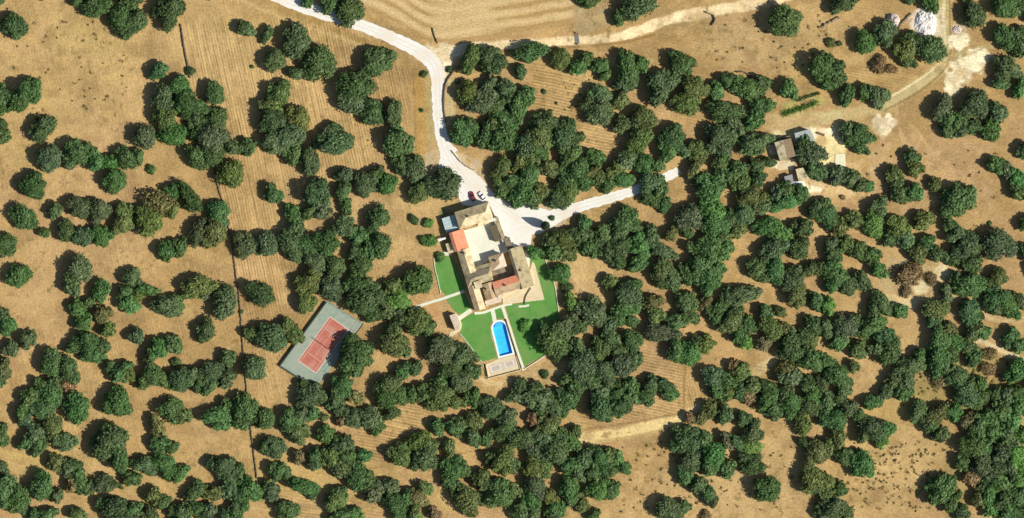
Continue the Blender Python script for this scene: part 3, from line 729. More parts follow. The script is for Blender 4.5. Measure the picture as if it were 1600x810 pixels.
T4 = lambda *pts: [W(640 + x / 4.5, 380 + y / 4.5)[:2] for x, y in pts]
small_house('pool_house', 'small pale flat-roofed pool house beside the lawn left of swimming pool', 'shed', T4((284, 512), (326, 497), (352, 560), (352, 600), (322, 612)), 2.9, 'r_pale')
struct(mk('pool_house_paving', *prism(T4((326, 497), (350, 520), (368, 575), (360, 612), (300, 655), (275, 660), (285, 625), (320, 614)), -.05, .05), M['terrace']))
T5 = lambda *pts: [W(685 + x / 13.5, 340 + y / 13.5)[:2] for x, y in pts]
cn = empty('white_canopy', (*T5((80, 465))[0], 0)); tag(cn, 'small white canopy on posts left of the red tiled roof', 'canopy')
cq = T5((-5, 465), (150, 420), (160, 455), (5, 505)); v, f = prism(cq, 2.1, 2.2); mk('cover', v, f, M['white'], cn)
for p in cq: p = Vector(p).lerp(Vector(T5((80, 465))[0]), .1); v, f = obox(p, (1, 0), .1, .1, 0, 2.1); mk('post', v, f, M['metal'], cn)

# ------------------------------------------------------------------ pool
pool = empty('swimming_pool', (*((pa + pb) / 2), 0)); tag(pool, 'blue swimming pool with one rounded end and pale coping', 'swimming pool')
M['tile'] = noise_mat('pool_tile', (.05, .46, .88), (.11, .60, .95), .35, .5)
inner, outer = pool_outline(0), pool_outline(.85)
n = len(inner)
PZ = .10
V = [(*p, PZ) for p in inner] + [(*p, PZ) for p in outer] + [(*p, -.1) for p in outer]
F = [[i, (i + 1) % n, n + (i + 1) % n, n + i] for i in range(n)] + [[n + i, n + (i + 1) % n, 2 * n + (i + 1) % n, 2 * n + i] for i in range(n)]
mk('coping', V, F, M['coping'], pool)
V = [(*p, PZ - .001) for p in inner] + [(*p, -1.4) for p in inner]
mk('basin_wall', V, [[i, (i + 1) % n, n + (i + 1) % n, n + i] for i in range(n)], M['tile'], pool)
mk('basin_floor', [(*p, -1.38) for p in pool_outline(.05)], [list(range(n))], M['tile'], pool)
sp = [tuple(pa + pd_ * (PW / 2 - .9) + pn * (r_ * math.cos(a_)) - pd_ * (r_ * math.sin(a_))) for r_ in (1.9,) for a_ in [math.pi * i_ / 14 for i_ in range(15)]]
M['steptile'] = noise_mat('pool_step_tile', (.10, .44, .86), (.14, .50, .92), .8, .5)
v, f = prism(sp, -1.37, -.55); mk('step', v, f, M['steptile'], pool)
m, nn, b = new_mat('pool_water')
tr = N(nn, 'ShaderNodeBsdfTransparent'); tr.inputs[0].default_value = (.72, .93, 1, 1); gl = N(nn, 'ShaderNodeBsdfGlossy'); gl.inputs['Roughness'].default_value = .05
lw_ = N(nn, 'ShaderNodeFresnel'); lw_.inputs[0].default_value = 1.33; mx = N(nn, 'ShaderNodeMixShader')
nzw = N(nn, 'ShaderNodeTexNoise'); nzw.inputs['Scale'].default_value = 1.2; bpw = N(nn, 'ShaderNodeBump'); bpw.inputs['Strength'].default_value = .15
nn.links.new(nzw.outputs[0], bpw.inputs['Height']); nn.links.new(bpw.outputs[0], gl.inputs['Normal'])
nn.links.new(lw_.outputs[0], mx.inputs[0]); nn.links.new(tr.outputs[0], mx.inputs[1]); nn.links.new(gl.outputs[0], mx.inputs[2]); nn.links.new(mx.outputs[0], nn.nodes['Material Output'].inputs[0])
mk('water', [(*p, PZ - .12) for p in pool_outline(-.001)[::-1]], [list(range(n))], m, pool)
# pool deck with two paved panels, stepped down towards the outer wall
deck = empty('pool_deck', (*T12((580, 665))[0], 0)); tag(deck, 'pale stone deck with two square paved panels below the swimming pool', 'deck')
v, f = prism(T12((478, 652), (545, 622), (660, 592), (690, 682), (492, 735)), -.1, .085); mk('slab', v, f, M['terrace'], deck)
M['panel'] = noise_mat('deck_panel', (.36, .32, .26), (.46, .41, .34), 1.5, .9, 6, .3)
M['panel2'] = noise_mat('deck_panel_border', (.56, .47, .37), (.64, .56, .45), 1.5)
for c, w_, h_ in (((538, 676), 88, 50), ((622, 650), 78, 46)):
    for k, mt, z in ((1.0, 'panel', .092), (.84, 'panel2', .096), (.58, 'panel', .100)):
        ang = -.29; pts = []
        for sx, sy in ((-1, -1), (1, -1), (1, 1), (-1, 1)):
            x, y = sx * w_ / 2 * k, sy * h_ / 2 * k
            pts.append((c[0] + x * math.cos(ang) - y * math.sin(ang), c[1] + x * math.sin(ang) + y * math.cos(ang)))
        v, f = prism(T12(*pts), .05, z); mk('paved_panel', v, f, M[mt], deck)
for a, b, h_, t_ in (((486, 742), (692, 688), .9, .3), ((455, 650), (484, 740), .25, .35), ((692, 688), (664, 598), .5, .25)):
    a, b = [Vector(p) for p in T12(a, b)]
    v, f = obox((a + b) / 2, (b - a).normalized(), (b - a).length, t_, -.1, h_); mk('parapet', v, f, M['terrace'], deck)
a, b = [Vector(p) for p in T12((476, 654), (492, 733))]
v, f = obox((a + b) / 2, (b - a).normalized(), (b - a).length, .35, -.1, 1.25); mk('parapet', v, f, M['terrace'], deck)

# ------------------------------------------------------------------ vehicles
def car_mesh_parts(root, L, Wd, Hh, paint, van=False):
    """local x along the car; lofted body, cabin, glass, wheels with rims, lamps"""
    def loft(name, secs, mat):
        V, F = [], []
        for (x, hw, z0, z1, tw) in secs:
            V += [(x, -hw, z0), (x, hw, z0), (x, hw * 1.0, z0 + (z1 - z0) * .55), (x, tw, z1), (x, -tw, z1), (x, -hw * 1.0, z0 + (z1 - z0) * .55)]
        k = 6
        for i in range(len(secs) - 1):
            for j in range(k): F.append([i * k + j, i * k + (j + 1) % k, (i + 1) * k + (j + 1) % k, (i + 1) * k + j])
        F += [list(range(k))[::-1], list(range(len(V) - k, len(V)))]
        me = bpy.data.meshes.new(name); me.from_pydata(V, [], F); me.update()
        bm = bmesh.new(); bm.from_mesh(me); bmesh.ops.recalc_face_normals(bm, faces=bm.faces); bmesh.ops.bevel(bm, geom=bm.edges[:], offset=.035, segments=2, affect='EDGES'); bm.to_mesh(me); bm.free()
        return link(name, me, mat, root)
    l, w2 = L / 2, Wd / 2
    if van:
        loft('body', [(-l, w2 * .94, .35, Hh * .95, w2 * .86), (-l + .15, w2, .28, Hh, w2 * .88), (l * .45, w2, .28, Hh, w2 * .88), (l * .66, w2, .28, Hh * .62, w2 * .9), (l * .95, w2 * .95, .3, Hh * .5, w2 * .82), (l, w2 * .85, .4, Hh * .42, w2 * .75)], paint)
        loft('windscreen', [(l * .47, w2 * .86, Hh * .60, Hh * .93, w2 * .8), (l * .67, w2 * .88, Hh * .58, Hh * .645, w2 * .84)], M['glass'])
    else:
        loft('body', [(-l, w2 * .86, .38, .80, w2 * .78), (-l + .18, w2 * .97, .26, .92, w2 * .9), (-l * .3, w2, .24, .95, w2 * .93), (l * .35, w2, .24, .93, w2 * .92), (l * .85, w2 * .95, .26, .80, w2 * .86), (l, w2 * .82, .36, .66, w2 * .74)], paint)
        loft('windows', [(-l * .86, w2 * .84, .9, .98, w2 * .8), (-l * .62, w2 * .86, .9, Hh - .05, w2 * .72), (l * .05, w2 * .86, .9, Hh - .03, w2 * .72), (l * .42, w2 * .86, .9, .95, w2 * .8)], M['glass'])
        loft('cabin_roof', [(-l * .60, w2 * .73, Hh - .09, Hh - .02, w2 * .66), (-l * .3, w2 * .74, Hh - .07, Hh + .01, w2 * .68), (l * .06, w2 * .72, Hh - .09, Hh - .01, w2 * .66)], paint)
    for sx in (-.62, .62):
        for sy in (-1, 1):
            V, F = [], []
            for y0 in (-.1, .1):
                V += [(sx * l + .31 * math.cos(2 * math.pi * i / 14), sy * (w2 - .08) + y0, .31 + .31 * math.sin(2 * math.pi * i / 14)) for i in range(14)]
            F = [[i, (i + 1) % 14, 14 + (i + 1) % 14, 14 + i] for i in range(14)] + [list(range(14))[::-1], list(range(14, 28))]
            me = bpy.data.meshes.new('wheel'); me.from_pydata(V, [], F); wh = link('wheel', me, M['tyre'], root)
            V = [(sx * l + .19 * math.cos(2 * math.pi * i / 10), sy * (w2 + .03), .31 + .19 * math.sin(2 * math.pi * i / 10)) for i in range(10)]
            me = bpy.data.meshes.new('rim'); me.from_pydata(V, [], [list(range(10))]); link('rim', me, M['metal'], wh)
    for sx, nm, mt in ((1, 'headlight', 'lamp'), (-1, 'tail_light', 'tail')):
        for sy in (-1, 1):
            v, f = obox((sx * (l - .03), sy * w2 * .6), (1, 0), .1, .3, .58, .7)
            me = bpy.data.meshes.new(nm); me.from_pydata(v, [], f); link(nm, me, M[mt], root)
M['tyre'], _n, _b = new_mat('tyre_rubber'); _b.inputs['Base Color'].default_value = (.02, .02, .02, 1)
M['lamp'], _n, _b = new_mat('lamp_glass'); _b.inputs['Base Color'].default_value = (.7, .7, .68, 1); _b.inputs['Roughness'].default_value = .2
M['tail'], _n, _b = new_mat('tail_lamp'); _b.inputs['Base Color'].default_value = (.4, .02, .02, 1); _b.inputs['Roughness'].default_value = .3
M['carred'] = noise_mat('red_car_paint', (.19, .018, .028), (.21, .022, .034), 1, .25, spec=.5)
M['carwhite'] = noise_mat('white_car_paint', (.78, .78, .78), (.82, .82, .82), 1, .25, spec=.5)
def car(name, px, py, heading, L, Wd, Hh, paint, label, van=False):
    root = empty(name, (*W(px, py)[:2], .04)); root.rotation_euler = (0, 0, heading)
    tag(root, label, 'van' if van else 'car'); car_mesh_parts(root, L, Wd, Hh, M[paint], van)
car('parked_car', 738.3, 307.2, R(-70) + math.pi, 4.3, 1.85, 1.5, 'carred', 'dark red car parked on white gravel above the house')
car('parked_car', 753.5, 306.5, R(-52) + math.pi, 4.1, 1.8, 1.5, 'carwhite', 'white car parked right of the red car on gravel')
car('parked_van', 1247.5, 287.0, R(4), 5.0, 2.0, 2.0, 'carwhite', 'white van parked below the small tan farm roof', True)

# ------------------------------------------------------------------ old farm on the right
T6 = lambda *pts: [W(1190 + x / 7.364, 190 + y / 7.364)[:2] for x, y in pts]
M['slate'] = noise_mat('grey_sheet_roof', (.27, .32, .29), (.36, .40, .36), .6, .7, 6, 0, .3, (.30, .34, .28))
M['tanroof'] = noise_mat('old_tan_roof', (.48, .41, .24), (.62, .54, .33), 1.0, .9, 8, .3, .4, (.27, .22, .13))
M['shaderoof'] = noise_mat('old_shaded_roof', (.15, .11, .065), (.22, .17, .10), 1.0, .9, 8, .3)  # barn slope colour darkened to paint in tree shade
small_house('farm_shed', 'farm shed with grey-green sheet roof above the big farmyard tree', 'shed', T6((378, 140), (548, 96), (592, 190), (596, 235), (405, 268)), 3.3, 'slate', 'stone')
barn = empty('stone_barn', (*T6((250, 340))[0], 0)); tag(barn, 'long stone barn with one pale tan roof slope and one painted in shade', 'barn')
bq = [Vector(p) for p in T6((140, 245), (330, 195), (385, 400), (205, 458))]
v, f = prism([tuple(p) for p in bq], -.1, 4.2); mk('wall', v, f, M['stone'], barn)
r0, r1 = bq[0].lerp(bq[1], .52), bq[3].lerp(bq[2], .45)
for a, b, c, dd, mt in ((bq[0], r0, r1, bq[3], 'tanroof'), (r0, bq[1], bq[2], r1, 'shaderoof')):
    za = {id(bq[0]): 4.25, id(bq[3]): 4.25, id(bq[1]): 4.25, id(bq[2]): 4.25}
    zs = [za.get(id(p), 5.3) for p in (a, b, c, dd)]
    V = [(*p, z) for p, z in zip((a, b, c, dd), zs)] + [(*p, z + .2) for p, z in zip((a, b, c, dd), zs)]
    o = mk('roof', V, [[3, 2, 1, 0], [4, 5, 6, 7], [0, 1, 5, 4], [1, 2, 6, 5], [2, 3, 7, 6], [3, 0, 4, 7]], M[mt], barn)
    bm = bmesh.new(); bm.from_mesh(o.data); bmesh.ops.recalc_face_normals(bm, faces=bm.faces); bm.to_mesh(o.data); bm.free()
for (pa_, pb_, pc_) in ((bq[0], bq[1], r0), (bq[3], bq[2], r1)):
    cc = (bq[0] + bq[1] + bq[2] + bq[3]) / 4
    ins = lambda p: p.lerp(cc, .02)
    V = [(*ins(pa_), 4.1), (*ins(pb_), 4.1), (*ins(pc_), 5.25)]; V += [(x + (cc.x - x) * .03, y + (cc.y - y) * .03, z) for x, y, z in V]
    mk('gable_wall', V, [[0, 1, 2], [5, 4, 3], [0, 3, 4, 1], [1, 4, 5, 2], [2, 5, 3, 0]], M['stone'], barn)
v, f = obox(bq[3].lerp(bq[2], .5), (bq[2] - bq[3]).normalized(), 2.2, .2, 0, 2.4); mk('door', v, f, M['wood'], barn)
small_house('farm_outhouse', 'small tan-roofed outhouse between stone barn and white van', 'shed', T6((390, 555), (470, 540), (530, 650), (425, 690)), 2.9, 'tanroof', 'stone')
small_house('lean_to', 'low grey lean-to in tree shade left of the white van', 'shed', T6((262, 640), (345, 615), (360, 715), (285, 745)), 2.3, 'metal', 'stone')
struct(mk('farm_yard_slab', *prism(dense(T6((185, 505), (280, 480), (340, 425), (390, 430), (385, 480), (300, 550), (200, 565)), .9, True, .15), -.05, .03), M['terrace']))
M['concrete'] = noise_mat('pale_concrete', (.60, .57, .38), (.70, .67, .47), .8)
tag(mk('concrete_slab', *prism(T6((850, 375), (962, 372), (968, 520), (842, 500)), -.1, .12), M['concrete']), 'pale square concrete slab lying right of the farmyard', 'slab')
bx = wall_run('trough', P2((1277, 208), (1288, 211.5)), 1.0, .8, 'dark_stone', 'dark stone trough on the pale track right of farm shed', 'trough', .02, 1.0, .03)
# vegetable plot: two clipped green rows
def hedge(name, pts, wd, ht, tone, label, cat='hedge', n=900):
    P_ = np.array(dense(pts, .6)); k = len(P_)
    i = rng.integers(0, k, n); c = P_[i]
    p = np.stack([c[:, 0] + rng.normal(0, wd * .32, n), c[:, 1] + rng.normal(0, wd * .32, n), rng.random(n) ** .6 * ht], 1)
    me = quads_mesh(name, p - [pts[0][0], pts[0][1], 0], rng.normal(0, 1, (n, 3)) + [0, 0, .6], .32 + .2 * rng.random(n))
    o = link(name, me, M['leaf']); o.location = (*pts[0], 0); o.color = (*tone, 1)
    return tag(o, label, cat)
def quads(p, nrm, size):
    n = len(p); nrm = nrm / (np.linalg.norm(nrm, axis=1, keepdims=True) + 1e-9)
    r = rng.normal(0, 1, (n, 3)); t = np.cross(nrm, r); t /= np.linalg.norm(t, axis=1, keepdims=True) + 1e-9; b = np.cross(nrm, t)
    s = np.asarray(size).reshape(-1, 1) * .5; asp = (.6 + .5 * rng.random((n, 1)))
    q = np.stack([p - t * s - b * s * asp * .6, p + t * s * .5 - b * s * asp, p + t * s + b * s * asp * .6, p - t * s * .5 + b * s * asp], 1)
    return q.reshape(-1, 3), np.arange(4 * n).reshape(n, 4)
def quads_mesh(name, p, nrm, size):
    v, f = quads(p, nrm, size); return fast_mesh(name, v, f, 4)
hedge('hedge_row', P2((1224, 179), (1250, 170), (1276, 160)), 2.4, .9, (.085, .17, .030), 'straight bright green row along the lower edge of vegetable plot')
hedge('hedge_row', P2((1246, 157), (1262, 151), (1279, 146)), 1.2, .7, (.10, .13, .04), 'shorter dull green row along the upper edge of vegetable plot', n=500)

# ------------------------------------------------------------------ rubble heaps
M['rock'] = noise_mat('white_rock', (.64, .62, .57), (.84, .82, .77), .9, .95, 10, .5, .35, (.70, .66, .57))
M['rock2'] = noise_mat('pinkish_rock', (.46, .38, .33), (.66, .58, .52), 1.1, .95, 10, .8)
def rubble(name, cx, cy, rx, ry, ht, mat, label, seed, nst=260):
    g = np.random.default_rng(seed); c = np.array(W(cx, cy))
    V, F = [], []; k = 26
    hf = value_noise((k, k), 5, seed, 4)
    for i in range(k):
        for j in range(k):
            u, v = i / (k - 1) * 2 - 1, j / (k - 1) * 2 - 1
            e = max(0, 1 - (u * u + v * v) ** .5 * (1 + .5 * (hf[j, i] - .5)))
            V.append((u * rx / S * 1.1, v * ry / S * 1.1, ht * min(1, e * 2.2) * (.15 + 1.35 * hf[i, j]) - .1))
    for i in range(k - 1):
        for j in range(k - 1): F.append([i * k + j, (i + 1) * k + j, (i + 1) * k + j + 1, i * k + j + 1])
    root = empty(name, tuple(c)); tag(root, label, 'rubble')
    me = bpy.data.meshes.new('mound'); me.from_pydata(V, [], F); me.update(); link('mound', me, M[mat], root)
    SV, SF = [], []
    ico = [(0, 0, 1), (.9, 0, .1), (.2, .85, .2), (-.75, .5, .1), (-.7, -.55, .15), (.25, -.85, .1), (0, 0, -.8)]
    fc = [[0, 1, 2], [0, 2, 3], [0, 3, 4], [0, 4, 5], [0, 5, 1], [6, 2, 1], [6, 3, 2], [6, 4, 3], [6, 5, 4], [6, 1, 5]]
    for s in range(nst):
        a = g.random() * 6.28; r = g.random() ** .6 * .95; x, y = r * math.cos(a) * rx / S, r * math.sin(a) * ry / S
        i = int((x / (rx / S * 1.1) + 1) / 2 * (k - 1)); j = int((y / (ry / S * 1.1) + 1) / 2 * (k - 1)); z = V[i * k + j][2]
        sz = .14 + .36 * g.random() ** 3; b0 = len(SV); th = g.random() * 6.28
        for p in ico:
            q_ = np.array(p) * (.8 + .4 * g.random(3)) * sz
            SV.append((x + q_[0] * math.cos(th) - q_[1] * math.sin(th), y + q_[0] * math.sin(th) + q_[1] * math.cos(th), z + q_[2] * .8 + .1))
        SF += [[b0 + t for t in t3] for t3 in fc]
    me = bpy.data.meshes.new('stones'); me.from_pydata(SV, [], SF); me.update(); st = link('stones', me, M[mat], root); st['kind'] = 'stuff'
rubble('rubble_heap', 1446, 36, 16, 22, 2.0, 'rock', 'large heap of bright white rubble beside the right-hand track', 3)
rubble('rubble_heap', 1395, 33, 10, 11, 2.6, 'rock2', 'small pinkish white rock heap with dark hollow beside it', 4, 120)
rubble('rubble_heap', 1495, 46, 7, 6, .6, 'rock2', 'low scatter of pale stones under the tree right of the track', 6, 60)
wall_run('earth_bank', P2((1404, 44), (1412, 34), (1424, 22)), .8, .8, 'stone', 'brown earth bank between the pink rocks and the white rubble', 'bank', .2)
wall_run('old_wall', P2((1280, 44), (1295, 36), (1313, 27)), .8, .8, 'stone', 'broken stone wall running down left from the top right', 'wall', .3, .8, .4)

# cattle grid across the dirt road
cg = empty('cattle_grid', (*W(901.5, 61)[:2], 0)); tag(cg, 'grey cattle grid across the dirt road beside beige paddock', 'cattle grid')
dr = Vector((.99, .12)).normalized(); nr = Vector((-dr.y, dr.x)); c0 = Vector(W(901.5, 61)[:2])
for i in range(6):
    v, f = obox(c0 + dr * (i - 2.5) * .34, nr, 4.2, .13, .02, .16); mk('bar', v, f, M['metal'], cg)
for s in (-1, 1):
    v, f = obox(c0 + nr * s * 2.15, dr, 2.3, .25, -.05, .4); mk('side_kerb', v, f, M['stone'], cg)
    v, f = obox(c0 + nr * s * 2.6, dr, .4, .4, -.05, 1.4); mk('gate_post', v, f, M['stone'], cg)

